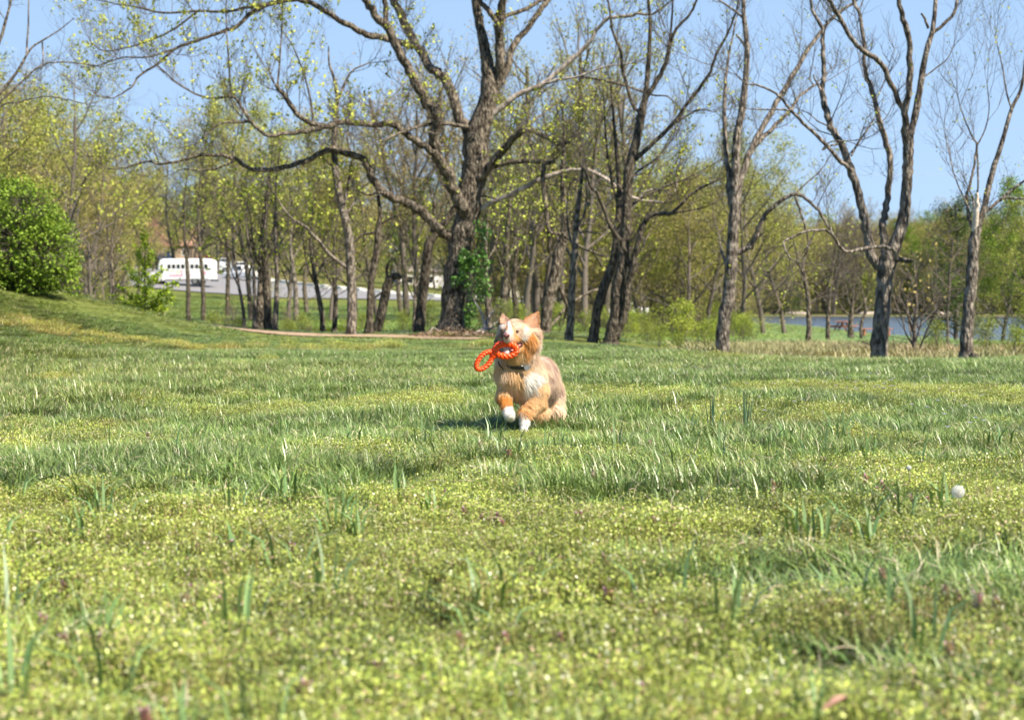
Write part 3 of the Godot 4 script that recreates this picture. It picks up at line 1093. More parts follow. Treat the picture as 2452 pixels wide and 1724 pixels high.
	for kind in ["bush_c", "bush_b", "bush_a", "bush_d"]:
		var tf := []
		rng.seed = hash(kind)
		for k in {"bush_c": 70, "bush_b": 46, "bush_a": 30, "bush_d": 6}[kind]:
			var px := rng.randf_range(-250.0, 1800.0)
			var d := rng.randf_range(40.0, 112.0)
			var roll := rng.randf()
			var turn := rng.randf() * TAU
			if (px > 330.0 and px < 660.0 and d > 44.0) or (px > 640.0 and px < 1070.0 and (d > 45.0 or roll < 0.5)):
				continue
			var sz := rng.randf_range(0.45, 1.0) * (1.0 if px < 1060.0 else 0.85)
			tf.append(Transform3D(Basis(Vector3.UP, turn).scaled(Vector3.ONE * sz), foot(px, d)))
		for which in 2:
			var mm := MultiMesh.new()
			mm.transform_format = MultiMesh.TRANSFORM_3D
			mm.mesh = protos[kind].wood if which == 0 else protos[kind].leaf
			mm.instance_count = tf.size()
			for k in tf.size():
				mm.set_instance_transform(k, tf[k])
			var o := MultiMeshInstance3D.new()
			o.name = "branchwork" if which == 0 else "foliage"
			o.multimesh = mm
			o.material_override = protos[kind].bark if which == 0 else M.leaf
			o.set_meta("kind", "stuff")
			brush.add_child(o, true)
	# the wooded rise behind it all, too far and too dense to count
	var far := thing("far_wood", Vector3.ZERO, "distant mass of grey-brown and green woods on the rise", "woods")
	far.set_meta("kind", "stuff")
	var kinds := ["full_a", "bare_b", "full_b", "tall_b", "green", "bush_c", "bush_b"]
	for q in kinds.size():
		var pr: Dictionary = protos[kinds[q]]
		for which in 2:
			var mm := MultiMesh.new()
			mm.transform_format = MultiMesh.TRANSFORM_3D
			mm.mesh = pr.wood if which == 0 else pr.leaf
			var tf := []
			rng.seed = 900 + q
			for k in 190:
				var px := rng.randf_range(-600.0, 3100.0)
				var d := rng.randf_range(178.0, 330.0) if k % 2 else rng.randf_range(72.0, 130.0)
				var sz := rng.randf_range(0.95, 1.45)
				if d < 140.0:
					sz = rng.randf_range(0.7, 1.05)
					if (px > 330.0 and px < 650.0) or (px > 600.0 and px < 1090.0 and k % 4 < 3):
						continue
				if px > 1780.0:
					d = rng.randf_range(314.0, 430.0)
					sz = rng.randf_range(1.7, 2.7)
				var turn := rng.randf() * TAU
				if kinds[q] == "green" and k % 2 == 0:
					continue
				if kinds[q].begins_with("bush"):
					sz *= 1.7
					if d > 200.0:
						sz *= 1.6
				tf.append(Transform3D(Basis(Vector3.UP, turn).scaled(Vector3.ONE * sz), foot(px, d)))
			mm.instance_count = tf.size()
			for k in tf.size():
				mm.set_instance_transform(k, tf[k])
			var o := MultiMeshInstance3D.new()
			o.name = "trunk" if which == 0 else "crown"
			o.multimesh = mm
			o.material_override = pr.bark if which == 0 else M.leaf
			far.add_child(o, true)

func build_main_trees() -> void:
	var oak := traced("old_oak", "large old oak with ivy and long crooked limbs behind the dog", 32.0, {
		"bark": M.bark_oak, "sides": 18, "per_m": 3.6, "tlen": 0.95, "up": 0.75, "lvl": 2, "leaf_share": 0.17, "each": 4, "leaf": 0.065, "col_a": Color(0.30, 0.34, 0.05), "col_b": Color(0.45, 0.46, 0.08),
		"trunk": [[1082, 818, 74], [1083, 760, 62], [1092, 660, 58], [1108, 567, 60], [1126, 474, 60], [1138, 381, 61], [1146, 310, 60], [1164, 255, 46], [1172, 200, 42], [1166, 150, 32], [1160, 110, 25], [1149, 59, 22], [1137, -10, 19], [1128, -90, 14], [1120, -190, 8]],
		"limbs": [
			{"p": [[1112, 560], [1119, 530], [1104, 490], [1084, 452], [1065, 409], [1047, 380], [1041, 345], [1039, 314]], "w": [34, 24], "z": -0.9, "tw": 0.4},
			{"p": [[1043, 372], [1010, 345], [972, 322], [937, 296], [878, 298], [823, 294], [768, 302], [721, 282], [682, 231], [658, 202]], "w": [18, 10], "z0": -0.8, "z": -1.4},
			{"p": [[775, 300], [735, 314], [682, 319], [643, 325], [604, 294], [576, 255], [557, 231], [498, 235], [431, 204], [376, 157]], "w": [12, 3], "z0": -1.8, "z": -0.8},
			{"p": [[598, 292], [560, 293], [521, 298], [474, 341]], "w": [7, 3], "z0": -2.1, "z": -0.3},
			{"p": [[552, 232], [546, 140], [541, 60], [541, -20]], "w": [5, 2], "z0": -2.2},
			{"p": [[664, 208], [670, 130], [674, 60], [676, -10]], "w": [5, 2], "z0": -2.0},
			{"p": [[748, 290], [745, 250], [725, 169], [700, 110], [682, 82]], "w": [6, 2], "z0": -1.8},
			{"p": [[1039, 318], [1045, 285], [1024, 248], [1005, 215], [980, 172], [953, 121], [929, 71], [890, 24], [868, -10]], "w": [26, 17], "z0": -0.8, "z": -0.6, "grow": 3.0},
			{"p": [[1125, 330], [1095, 268], [1070, 196], [1035, 165], [996, 110], [961, 39], [937, -5]], "w": [28, 18], "z": 0.8, "grow": 3.0},
			{"p": [[925, 62], [922, 30], [921, -10]], "w": [14, 12], "z0": -1.2, "grow": 2.0},
			{"p": [[990, 112], [937, 96], [878, 82], [839, 62], [784, 31], [745, 6], [698, -1], [643, 10], [596, 35], [568, 63], [521, 78], [470, 98], [423, 114], [376, 153], [333, 180], [314, 208], [270, 235]], "w": [17, 3], "z0": 0.2, "z": -2.0},
			{"p": [[643, 10], [588, 18], [549, 27], [470, 27], [392, 31], [333, 18], [274, 8], [215, -5]], "w": [8, 2.5], "z0": -1.0, "z": 0.6},
			{"p": [[470, 28], [431, 59], [392, 82], [333, 106], [251, 122], [216, 100]], "w": [6, 2.5], "z0": -1.0, "z": 0.2},
			{"p": [[423, 116], [390, 125], [353, 137], [294, 137], [235, 157]], "w": [6, 2.5], "z0": -1.4, "z": -0.3},
			{"p": [[1085, 580], [1062, 557], [1034, 533], [1006, 505], [966, 486], [932, 468], [912, 456], [888, 421], [870, 384], [842, 369], [798, 358], [774, 362], [736, 384], [693, 396], [646, 406], [600, 403], [560, 380], [530, 372], [470, 372], [423, 388], [376, 392], [353, 386], [300, 402]], "w": [24, 4], "z": -2.4, "tw": 0.7},
			{"p": [[935, 470], [905, 460], [885, 467], [850, 455]], "w": [9, 3], "z0": -0.8, "tw": 0.6},
			{"p": [[560, 385], [520, 402], [480, 408], [440, 405], [420, 412]], "w": [6, 2], "z0": -2.0, "tw": 0.6},
			{"p": [[1130, 445], [1150, 425], [1176, 390], [1208, 353], [1235, 325], [1259, 310], [1302, 325], [1349, 345], [1380, 317]], "w": [24, 9], "z": -1.6},
			{"p": [[1150, 415], [1176, 400], [1223, 388], [1270, 386], [1310, 390], [1330, 384]], "w": [14, 8], "z": -1.0, "tw": 0.5},
			{"p": [[1304, 390], [1299, 423], [1305, 470], [1310, 520], [1317, 556], [1339, 561], [1367, 575], [1397, 595], [1445, 612]], "w": [12, 5], "z0": -1.0, "tw": 0.7, "up": 0.1},
			{"p": [[1340, 562], [1365, 543], [1400, 535], [1440, 538]], "w": [6, 2], "z0": -1.1, "tw": 0.6},
			{"p": [[1130, 520], [1160, 496], [1192, 478], [1251, 451], [1310, 423], [1357, 410], [1404, 406], [1443, 423], [1486, 455], [1525, 476], [1588, 486]], "w": [15, 6], "z": -1.4, "tw": 0.12, "bark": M.bark_pale},
			{"p": [[1532, 478], [1545, 459], [1584, 453], [1612, 466], [1621, 440], [1623, 425]], "w": [6, 3], "z0": -1.3, "tw": 0.3, "bark": M.bark_pale},
			{"p": [[1160, 300], [1192, 262], [1251, 222], [1302, 200], [1357, 153], [1408, 106], [1435, 63], [1459, 43], [1506, 39], [1529, 31], [1564, 33], [1604, 4]], "w": [16, 5], "z": -1.2, "tw": 0.5, "bark": M.bark_pale},
			{"p": [[1300, 201], [1340, 190], [1388, 182], [1443, 161], [1513, 151]], "w": [8, 3], "z0": -0.5, "z": -0.6, "tw": 0.5, "bark": M.bark_pale},
			{"p": [[1388, 182], [1427, 188], [1506, 208], [1560, 227], [1600, 231], [1627, 259]], "w": [6, 3], "z0": -0.8, "z": -0.5, "tw": 0.5},
			{"p": [[1180, 225], [1196, 165], [1196, 78], [1200, 24], [1208, -10]], "w": [26, 18], "z": -0.5, "grow": 3.0},
			{"p": [[1198, 200], [1215, 157], [1231, 110], [1259, 74], [1294, 27], [1317, -8]], "w": [18, 13], "z": 0.6, "grow": 3.0},
			{"p": [[1196, 80], [1184, 43], [1153, 4], [1140, -30]], "w": [15, 11], "z0": -0.4, "grow": 2.0},
			{"p": [[1196, 60], [1212, 39], [1251, 24], [1290, 4], [1330, -20]], "w": [12, 8], "z": 0.6, "grow": 2.5},
			{"p": [[1145, 310], [1100, 300], [1060, 296], [1020, 300], [985, 308], [955, 318], [912, 340]], "w": [11, 5], "z": -1.8, "tw": 0.6},
			{"p": [[1120, 500], [1150, 470], [1185, 475], [1230, 500], [1270, 530]], "w": [5, 2], "z": -1.2, "tw": 0.6},
		]})
	oak.set_meta("label", "large old oak with ivy and long crooked limbs behind the dog")
	traced("forked_tree", "slender grey tree with a long bare side limb left of the oak", 31.0, {
		"bark": M.bark_grey, "per_m": 3.2, "tlen": 0.8, "leaf_share": 0.35, "each": 3, "leaf": 0.055,
		"trunk": [[840, 822, 25], [842, 740, 22], [840, 660, 22], [838, 598, 22], [832, 551, 20], [820, 499, 18], [811, 458, 17], [804, 418, 17], [799, 353, 15], [803, 294, 13], [807, 235, 10], [800, 190, 7], [788, 153, 5], [786, 110, 3]],
		"limbs": [
			{"p": [[832, 642], [792, 613], [767, 582], [733, 545], [702, 526], [680, 502], [660, 470]], "w": [10, 4], "z": -0.8},
			{"p": [[807, 245], [831, 188], [850, 165], [885, 150]], "w": [7, 3]},
			{"p": [[824, 520], [850, 480], [862, 455], [890, 430]], "w": [6, 2], "z": 0.6},
			{"p": [[820, 500], [836, 430], [842, 380], [830, 330], [836, 290]], "w": [9, 3], "z": 0.6},
			{"p": [[808, 410], [780, 385], [765, 370]], "w": [5, 2]},
		]})
	traced("twin_stemmed_tree", "dark slim tree between the forked tree and the oak", 31.5, {
		"bark": M.bark_dark, "per_m": 3.5, "tlen": 0.8, "leaf_share": 0.3, "each": 3, "leaf": 0.055,
		"trunk": [[880, 826, 22], [885, 753, 17], [888, 675, 16], [900, 613, 16], [905, 551, 14], [910, 517, 11], [905, 470, 8], [898, 430, 5]],
		"limbs": [
			{"p": [[904, 556], [873, 560], [848, 579], [835, 595]], "w": [7, 4]},
			{"p": [[908, 540], [940, 520], [975, 512], [1000, 530]], "w": [6, 2]},
			{"p": [[903, 590], [925, 560], [935, 535]], "w": [6, 2]},
		]})
	traced("leaning_snag", "leaning broken dark trunk beside the slim dark tree", 32.5, {
		"bark": M.bark_dark, "trunk": [[892, 818, 24], [910, 762, 24], [922, 706, 23], [932, 672, 22], [950, 660, 14], [960, 668, 10]],
		"limbs": [{"p": [[934, 680], [925, 650], [930, 630]], "w": [9, 5], "tw": 0.3}], "per_m": 2.0, "tlen": 0.5})
	traced("leaning_tree", "dark leaning trunk that passes behind the oak", 33.5, {
		"bark": M.bark_dark, "trunk": [[1001, 822, 27], [1009, 737, 24], [1018, 660, 24], [1028, 582, 23], [1059, 542, 19], [1083, 505, 15], [1110, 460, 9]],
		"limbs": [{"p": [[1030, 585], [1035, 540], [1040, 495], [1038, 482]], "w": [9, 7], "tw": 0.2}, {"p": [[1058, 545], [1042, 530], [1030, 520]], "w": [6, 4], "tw": 0.3}], "per_m": 2.5, "tlen": 0.6})
	var thin := [
		["slim pale trunk at the left of the trunk cluster by the path", 608, 784, 606, 640, 588, 520, 9, 33.0, M.bark_grey],
		["thick brown trunk in the cluster left of the forked tree", 619, 780, 625, 644, 632, 500, 19, 34.5, M.bark_oak],
		["dark grey trunk in the cluster left of the forked tree", 641, 780, 634, 660, 638, 480, 19, 34.0, M.bark_dark],
		["slim trunk with a flared foot by the dirt path", 657, 786, 662, 629, 660, 440, 12, 33.0, M.bark_grey],
		["thin trunk standing alone on the far lawn", 708, 728, 702, 647, 696, 560, 12, 58.0, M.bark_grey],
		["left one of the paired thin brown trunks by the path", 775, 790, 758, 690, 742, 560, 13, 35.0, M.bark_oak],
		["right one of the paired thin brown trunks by the path", 798, 790, 803, 700, 800, 580, 12, 36.0, M.bark_oak],
		["thin trunk crossing the front half of the bus", 449, 724, 446, 620, 440, 480, 10, 58.0, M.bark_dark],
		["thin trunk crossing the bus door", 486, 724, 480, 620, 474, 470, 10, 58.0, M.bark_dark],
		["thin trunk between the bus and the pickup", 542, 692, 545, 620, 550, 500, 9, 70.0, M.bark_dark],
		["slender leaning trunk crossing the pickup", 586, 782, 572, 690, 556, 560, 8, 34.0, M.bark_grey],
		["thin stem left of the leafy sapling", 270, 718, 266, 629, 275, 520, 6, 36.0, M.bark_oak],
		["very thin pale trunk left of the leaning dark trunk", 987, 816, 993, 720, 998, 600, 8, 34.0, M.bark_grey],
		["trunk partly hidden by the ivy, right of the oak", 1170, 770, 1163, 660, 1168, 520, 14, 37.0, M.bark_oak],
		["thin dark trunk right of the oak base", 1236, 772, 1230, 690, 1245, 560, 14, 40.0, M.bark_dark],
		["grey trunk above the head of the dog", 1200, 760, 1212, 660, 1220, 500, 17, 42.0, M.bark_oak],
	]
	for e in thin:
		var mx: float = e[1] + (e[3] - e[1]) * 0.5
		var my: float = e[2] + (e[4] - e[2]) * 0.5
		traced("slim_tree", e[0], e[8], {"bark": e[9], "sides": 9, "per_m": 2.6, "tlen": 1.0, "leaf_share": 0.4, "each": 4, "leaf": 0.08, "spread": 0.1, "trunk_tw": 1.5,
			"trunk": [[e[1], e[2], e[7] * 1.15], [mx + 1.5, my, e[7] * 0.98], [e[3], e[4], e[7] * 0.9], [(e[3] + e[5]) * 0.5 - 3, (e[4] + e[6]) * 0.5, e[7] * 0.7], [e[5], e[6], e[7] * 0.42], [e[5] + 10, e[6] - 80, e[7] * 0.2]],
			"limbs": [{"p": [[e[3], e[4]], [e[3] - 22, e[4] - 50], [e[3] - 34, e[4] - 120]], "w": [e[7] * 0.4, 2], "z": -0.5}, {"p": [[e[3], e[4] - 30], [e[3] + 25, e[4] - 80], [e[3] + 32, e[4] - 150]], "w": [e[7] * 0.4, 2], "z": 0.6}]}, "tree", "slim trunks along the creek")
	traced("grey_trunk_tree", "leaning brown trunk just right of the dog's ears", 34.0, {
		"bark": M.bark_oak, "per_m": 3.0, "leaf_share": 0.4, "each": 3, "leaf": 0.06, "tlen": 0.9,
		"trunk": [[1302, 830, 34], [1307, 770, 28], [1312, 720, 27], [1327, 674, 28], [1339, 606, 26], [1350, 568, 22], [1352, 500, 15], [1346, 420, 11], [1352, 330, 8], [1345, 240, 5]],
		"limbs": [{"p": [[1330, 665], [1345, 700], [1358, 735], [1352, 760]], "w": [9, 7], "tw": 0.2, "z": 0.5}, {"p": [[1350, 570], [1372, 540], [1385, 480], [1392, 400], [1388, 320]], "w": [12, 4]}, {"p": [[1308, 790], [1335, 762], [1362, 730], [1400, 705], [1440, 690]], "w": [7, 6], "z": 1.5, "tw": 0.2}]})
	traced("straight_slim_tree", "straight slim grey trunk right of the dog", 29.0, {
		"bark": M.bark_grey, "per_m": 3.4, "leaf_share": 0.45, "each": 3, "leaf": 0.06, "tlen": 0.8, "lvl": 1,
		"trunk": [[1360, 846, 22], [1367, 759, 18], [1372, 657, 17], [1377, 589, 16], [1380, 541, 14], [1386, 480, 11], [1394, 420, 7], [1398, 360, 4]],
		"limbs": [{"p": [[1376, 600], [1362, 560], [1358, 500], [1365, 440]], "w": [8, 3]}, {"p": [[1380, 545], [1400, 510], [1405, 460], [1400, 400]], "w": [8, 3]}, {"p": [[1380, 560], [1405, 555], [1440, 560], [1480, 550], [1500, 540]], "w": [5, 2], "tw": 0.7}]})
	traced("leaning_pair_tree", "dark trunk leaning right, left one of the close pair", 28.5, {
		"bark": M.bark_dark, "per_m": 2.6, "leaf_share": 0.35, "each": 3, "leaf": 0.055, "tlen": 0.9,
		"trunk": [[1416, 848, 26], [1424, 790, 24], [1431, 742, 22], [1447, 684, 23], [1472, 616, 22], [1479, 541, 18], [1484, 470, 14], [1478, 380, 10], [1470, 290, 7], [1462, 190, 4]],
		"limbs": [{"p": [[1482, 500], [1465, 430], [1452, 350], [1447, 250]], "w": [9, 3]}, {"p": [[1424, 800], [1436, 815], [1444, 846]], "w": [5, 3], "tw": 0.3}]})
	traced("many_limbed_tree", "tall dark tree with upswept limbs right of the dog", 28.0, {
		"bark": M.bark_dark, "per_m": 1.9, "leaf_share": 0.1, "each": 3, "leaf": 0.045, "tlen": 1.0, "up": 0.8, "lvl": 2,
		"trunk": [[1462, 846, 44], [1466, 800, 36], [1473, 759, 30], [1479, 691, 27], [1489, 640, 28], [1499, 554, 25], [1502, 486, 23], [1504, 425, 24], [1512, 384, 24], [1525, 333, 22], [1537, 267, 19], [1545, 235, 14], [1553, 157, 11], [1557, 59, 8], [1552, -20, 6], [1550, -120, 3]],
		"limbs": [
			{"p": [[1536, 275], [1517, 251], [1494, 176], [1486, 118], [1466, 70], [1460, 20], [1452, -20]], "w": [10, 5], "z": 0.5, "grow": 1.5},
			{"p": [[1540, 250], [1572, 196], [1590, 160], [1604, 118], [1619, 71], [1655, 31], [1672, -10]], "w": [12, 5], "z": -0.5, "grow": 1.5},
			{"p": [[1590, 165], [1602, 110], [1608, 60], [1612, -10]], "w": [8, 4], "grow": 1.5},
			{"p": [[1520, 385], [1533, 372], [1584, 325], [1623, 282], [1662, 227], [1700, 178], [1711, 141], [1741, 85], [1760, 37], [1772, -10]], "w": [13, 4], "z": -0.8, "grow": 1.0},
			{"p": [[1600, 305], [1640, 280], [1675, 262], [1710, 268]], "w": [6, 2], "z0": -0.5},
			{"p": [[1503, 440], [1528, 410], [1570, 380], [1605, 340]], "w": [8, 3], "z": 0.6},
			{"p": [[1500, 500], [1545, 470], [1600, 445], [1660, 420], [1720, 385]], "w": [8, 2], "z": 0.8},
			{"p": [[1467, 815], [1482, 785], [1496, 742], [1506, 674], [1517, 633], [1527, 589], [1540, 544], [1554, 520], [1581, 510], [1609, 510], [1646, 473], [1680, 450], [1720, 430]], "w": [22, 5], "z": -0.6},
			{"p": [[1512, 645], [1493, 589], [1465, 548], [1448, 503], [1431, 466], [1414, 445], [1405, 415]], "w": [13, 5], "z": -0.8},
			{"p": [[1600, 511], [1632, 508], [1670, 500], [1700, 492]], "w": [6, 2], "z0": -0.4},
		]})
	traced("triple_stemmed_tree", "tall tree splitting into three stems left of the lake", 26.5, {
		"bark": M.bark_grey, "per_m": 1.7, "leaf_share": 0.1, "each": 3, "leaf": 0.045, "tlen": 1.0, "up": 0.7, "lvl": 2,
		"trunk": [[1729, 856, 36], [1732, 800, 32], [1736, 759, 31], [1748, 691, 31], [1754, 606, 29], [1758, 538, 27], [1760, 480, 25], [1761, 445, 25], [1764, 334, 20], [1778, 260, 17], [1786, 186, 15], [1789, 111, 13], [1782, 37, 11], [1780, -20, 9], [1776, -140, 4]],
		"limbs": [
			{"p": [[1757, 520], [1748, 450], [1739, 371], [1735, 315], [1737, 223], [1740, 170], [1752, 100], [1765, 40]], "w": [17, 3], "z": 0.8},
			{"p": [[1760, 500], [1774, 427], [1804, 353], [1841, 278], [1878, 215], [1915, 156], [1952, 93], [2001, 37], [2053, 0], [2085, -25]], "w": [18, 6], "z": 1.5, "grow": 1.5},
			{"p": [[1808, 350], [1860, 297], [1897, 260], [1915, 230], [1952, 204]], "w": [12, 6], "z0": 0.8, "z": 1.0},
			{"p": [[1952, 206], [1940, 190], [1945, 160], [1952, 125]], "w": [4, 2], "z0": 1.8},
			{"p": [[1784, 110], [1774, 95], [1763, 82]], "w": [7, 5], "tw": 0.0},
			{"p": [[1782, 45], [1760, 25], [1738, 10], [1715, -5]], "w": [6, 4]},
			{"p": [[1765, 606], [1799, 589], [1813, 561], [1833, 514], [1844, 503], [1881, 473], [1915, 466], [1942, 486], [1966, 510], [1980, 537], [1994, 556]], "w": [14, 5], "z": -0.8, "tw": 0.7},
			{"p": [[1905, 470], [1919, 510], [1932, 554], [1936, 582], [1922, 609], [1908, 625]], "w": [6, 3], "z0": -0.6, "tw": 0.5, "up": 0.1},
			{"p": [[1900, 468], [1925, 445], [1960, 415], [1975, 395]], "w": [5, 2], "z0": -0.5},
			{"p": [[1742, 640], [1728, 600], [1722, 560]], "w": [8, 3], "z": 0.5},
		]})
	traced("pale_forked_tree", "pale grey tree forking low with a sawn-off stub", 21.5, {
		"bark": M.bark_grey, "sides": 16, "per_m": 1.3, "leaf_share": 0.05, "each": 2, "leaf": 0.035, "tlen": 0.85, "up": 0.7, "lvl": 2,
		"trunk": [[2104, 866, 44], [2107, 810, 40], [2113, 759, 38], [2117, 700, 37], [2120, 657, 38], [2126, 628, 42], [2138, 600, 34], [2157, 554, 29], [2168, 500, 27], [2172, 440, 25], [2175, 400, 25], [2176, 353, 26], [2180, 325, 20], [2186, 305, 16], [2197, 252, 16], [2208, 186, 15], [2220, 119, 13], [2234, 74, 12], [2242, 0, 10], [2246, -90, 6], [2250, -180, 3]],
		"limbs": [
			{"p": [[2114, 645], [2092, 616], [2079, 571], [2069, 520], [2056, 464], [2038, 401], [2016, 345], [1990, 304], [1978, 256], [1967, 215], [1975, 167], [1971, 111], [1971, 67], [1949, 33], [1940, -10]], "w": [26, 6], "z": 0.6, "grow": 1.0},
			{"p": [[2038, 408], [2008, 380], [1978, 345], [1934, 304], [1897, 267], [1867, 230], [1823, 206], [1789, 200], [1765, 180]], "w": [11, 3], "z": -0.8},
			{"p": [[1893, 264], [1860, 262], [1820, 262], [1790, 260]], "w": [5, 2], "z0": -0.5},
			{"p": [[1967, 215], [1955, 195], [1948, 178]], "w": [6, 3], "tw": 0.0},
			{"p": [[1986, 303], [1960, 290], [1938, 272], [1915, 262]], "w": [4, 2]},
			{"p": [[2124, 628], [2117, 580], [2116, 537], [2122, 500], [2129, 450], [2131, 371], [2116, 323], [2101, 260], [2086, 208], [2071, 167], [2071, 111], [2060, 37], [2042, -5]], "w": [19, 8], "z": 1.0, "grow": 1.5},
			{"p": [[2176, 350], [2168, 297], [2171, 260], [2179, 186], [2179, 93], [2164, 45], [2153, -5]], "w": [18, 11], "z": -0.5, "grow": 2.0},
			{"p": [[2169, 282], [2149, 230], [2131, 193], [2112, 152], [2075, 126], [2045, 100], [2016, 52], [1990, 4], [1975, -25]], "w": [14, 9], "z": -0.9, "grow": 1.5},
			{"p": [[2234, 78], [2246, 70], [2279, 41], [2292, 10], [2296, -20]], "w": [9, 7], "grow": 1.0},
			{"p": [[2224, 68], [2216, 45], [2207, 32]], "w": [7, 5], "tw": 0.0},
			{"p": [[2138, 628], [2155, 622], [2172, 624], [2182, 626]], "w": [13, 10], "tw": 0.0, "z": -0.3},
			{"p": [[2148, 622], [2137, 597], [2103, 590], [2069, 595], [2034, 604], [2014, 592], [1994, 561], [1973, 551], [1932, 554], [1898, 568], [1878, 578], [1882, 600], [1892, 618]], "w": [10, 4], "z0": -0.3, "z": -0.8, "tw": 0.35, "up": 0.1},
			{"p": [[1994, 561], [1988, 540], [1985, 520]], "w": [4, 2], "z0": -0.8, "tw": 0.3},
			{"p": [[2008, 345], [1985, 350], [1970, 360], [1988, 340], [2026, 337]], "w": [5, 3], "tw": 0.3},
			{"p": [[2200, 195], [2240, 165], [2270, 140], [2285, 110]], "w": [4, 2]},
			{"p": [[2040, 372], [2060, 335], [2085, 300], [2100, 270]], "w": [6, 3], "z": 0.5},
		]})
	traced("broken_topped_tree", "leaning tree with a splintered broken top near the lake", 20.5, {
		"bark": M.bark_grey, "sides": 16, "per_m": 2.0, "leaf_share": 0.07, "each": 2, "leaf": 0.035, "tlen": 0.85, "up": 0.75, "lvl": 2,
		"trunk": [[2313, 869, 34], [2315, 830, 31], [2317, 793, 29], [2324, 708, 28], [2331, 623, 27], [2337, 560, 25], [2349, 520, 18], [2358, 500, 15], [2368, 452, 14], [2379, 408, 13], [2401, 341, 11], [2424, 260, 9], [2446, 215, 8], [2456, 150, 6], [2462, 60, 4]],
		"limbs": [
			{"p": [[2334, 575], [2339, 530], [2341, 490], [2340, 462]], "w": [20, 7], "tw": 0.0, "bark": M.dead_wood, "z": -0.12},
			{"p": [[2352, 515], [2375, 497], [2403, 474], [2423, 456], [2452, 435], [2490, 410]], "w": [10, 5]},
			{"p": [[2395, 482], [2409, 474], [2450, 476], [2490, 470]], "w": [7, 4]},
			{"p": [[2336, 560], [2322, 520], [2317, 469], [2326, 435], [2331, 411], [2341, 350], [2331, 330], [2316, 297], [2300, 255]], "w": [9, 3], "z": 0.4},
			{"p": [[2341, 352], [2344, 420], [2342, 470]], "w": [5, 4], "tw": 0.8},
			{"p": [[2341, 350], [2360, 310], [2370, 260], [2365, 200]], "w": [4, 2]},
			{"p": [[2424, 262], [2410, 210], [2400, 150], [2385, 90]], "w": [5, 2]},
			{"p": [[2344, 545], [2335, 500], [2330, 470], [2322, 455]], "w": [6, 3]},
			{"p": [[2318, 490], [2290, 430], [2275, 370], [2262, 310]], "w": [4, 2], "z": 0.3},
			{"p": [[2316, 858], [2335, 852], [2350, 868], [2358, 882]], "w": [18, 8], "tw": 0.0, "z": -0.3, "bark": M.bark_dark},
		]})
	traced("edge_tree", "bare tree reaching in from the left picture edge", 27.0, {
		"bark": M.bark_grey, "per_m": 2.2, "leaf_share": 0.1, "each": 2, "leaf": 0.05, "tlen": 1.0, "lvl": 2,
		"trunk": [[-90, 730, 34], [-80, 600, 28], [-70, 450, 22], [-50, 330, 18], [-30, 260, 13], [0, 220, 8], [39, 172, 6.5], [71, 118, 5], [98, 98, 4], [137, 74, 3], [176, 43, 2]],
		"limbs": [
			{"p": [[-40, 290], [0, 243], [51, 196], [90, 161], [129, 149], [204, 153], [240, 160]], "w": [6, 2]},
			{"p": [[-50, 330], [0, 255], [40, 245], [78, 235], [118, 231], [165, 239], [200, 248]], "w": [5, 2], "z": -0.5},
			{"p": [[62, 130], [66, 60], [67, 0], [66, -60]], "w": [5, 2]},
			{"p": [[100, 100], [102, 140], [98, 160]], "w": [4, 2], "tw": 0.4},
			{"p": [[-30, 260], [-20, 150], [10, 60], [30, -30]], "w": [12, 5], "grow": 1.5},
		]})
	var lake_trees := [
		["small crooked tree before the left end of the lake", 1936, 818, 40.0, [[1936, 818, 14], [1938, 760, 12], [1934, 700, 11], [1926, 660, 11], [1922, 640, 9], [1934, 600, 6], [1950, 560, 4], [1962, 530, 3]], [[[1936, 735], [1958, 712], [1975, 700], [1985, 680], [1992, 640]], [[1923, 645], [1912, 630], [1908, 600], [1898, 570]], [[1928, 690], [1908, 680], [1895, 688]]]],
		["small forked tree next to the crooked one by the lake", 1983, 812, 43.0, [[1983, 812, 11], [1984, 760, 10], [1986, 720, 9], [1990, 670, 8], [1998, 620, 5], [2004, 570, 3]], [[[1985, 735], [1972, 712], [1966, 690]], [[1988, 690], [2005, 650], [2012, 610]]]],
		["low spreading tree beside the red picnic table", 2038, 808, 52.0, [[2038, 808, 16], [2038, 775, 12], [2040, 752, 11], [2042, 720, 7], [2046, 680, 4], [2048, 640, 3]], [[[2036, 757], [2020, 742], [2010, 725], [2005, 700]], [[2042, 752], [2060, 735], [2070, 718]], [[2040, 745], [2030, 710], [2022, 670]], [[2043, 730], [2058, 700], [2064, 660]]]],
		["thin bent tree beside the park bench", 2062, 814, 47.0, [[2062, 814, 8], [2064, 775, 8], [2074, 745, 7], [2072, 725, 5], [2080, 690, 4], [2084, 660, 2]], [[[2074, 747], [2084, 735], [2092, 728]], [[2073, 730], [2066, 700], [2062, 680]]]],
	]
	for e in lake_trees:
		var limbs := []
		for l in e[5]:
			limbs.append({"p": l, "w": [6, 2]})
		traced("lakeside_tree", e[0], e[3], {"bark": M.bark_oak, "sides": 10, "trunk": e[4], "limbs": limbs, "per_m": 2.6, "tlen": 1.1, "leaf_share": 0.25, "each": 3, "leaf": 0.06, "trunk_tw": 0.8}, "tree", "small trees by the lake")

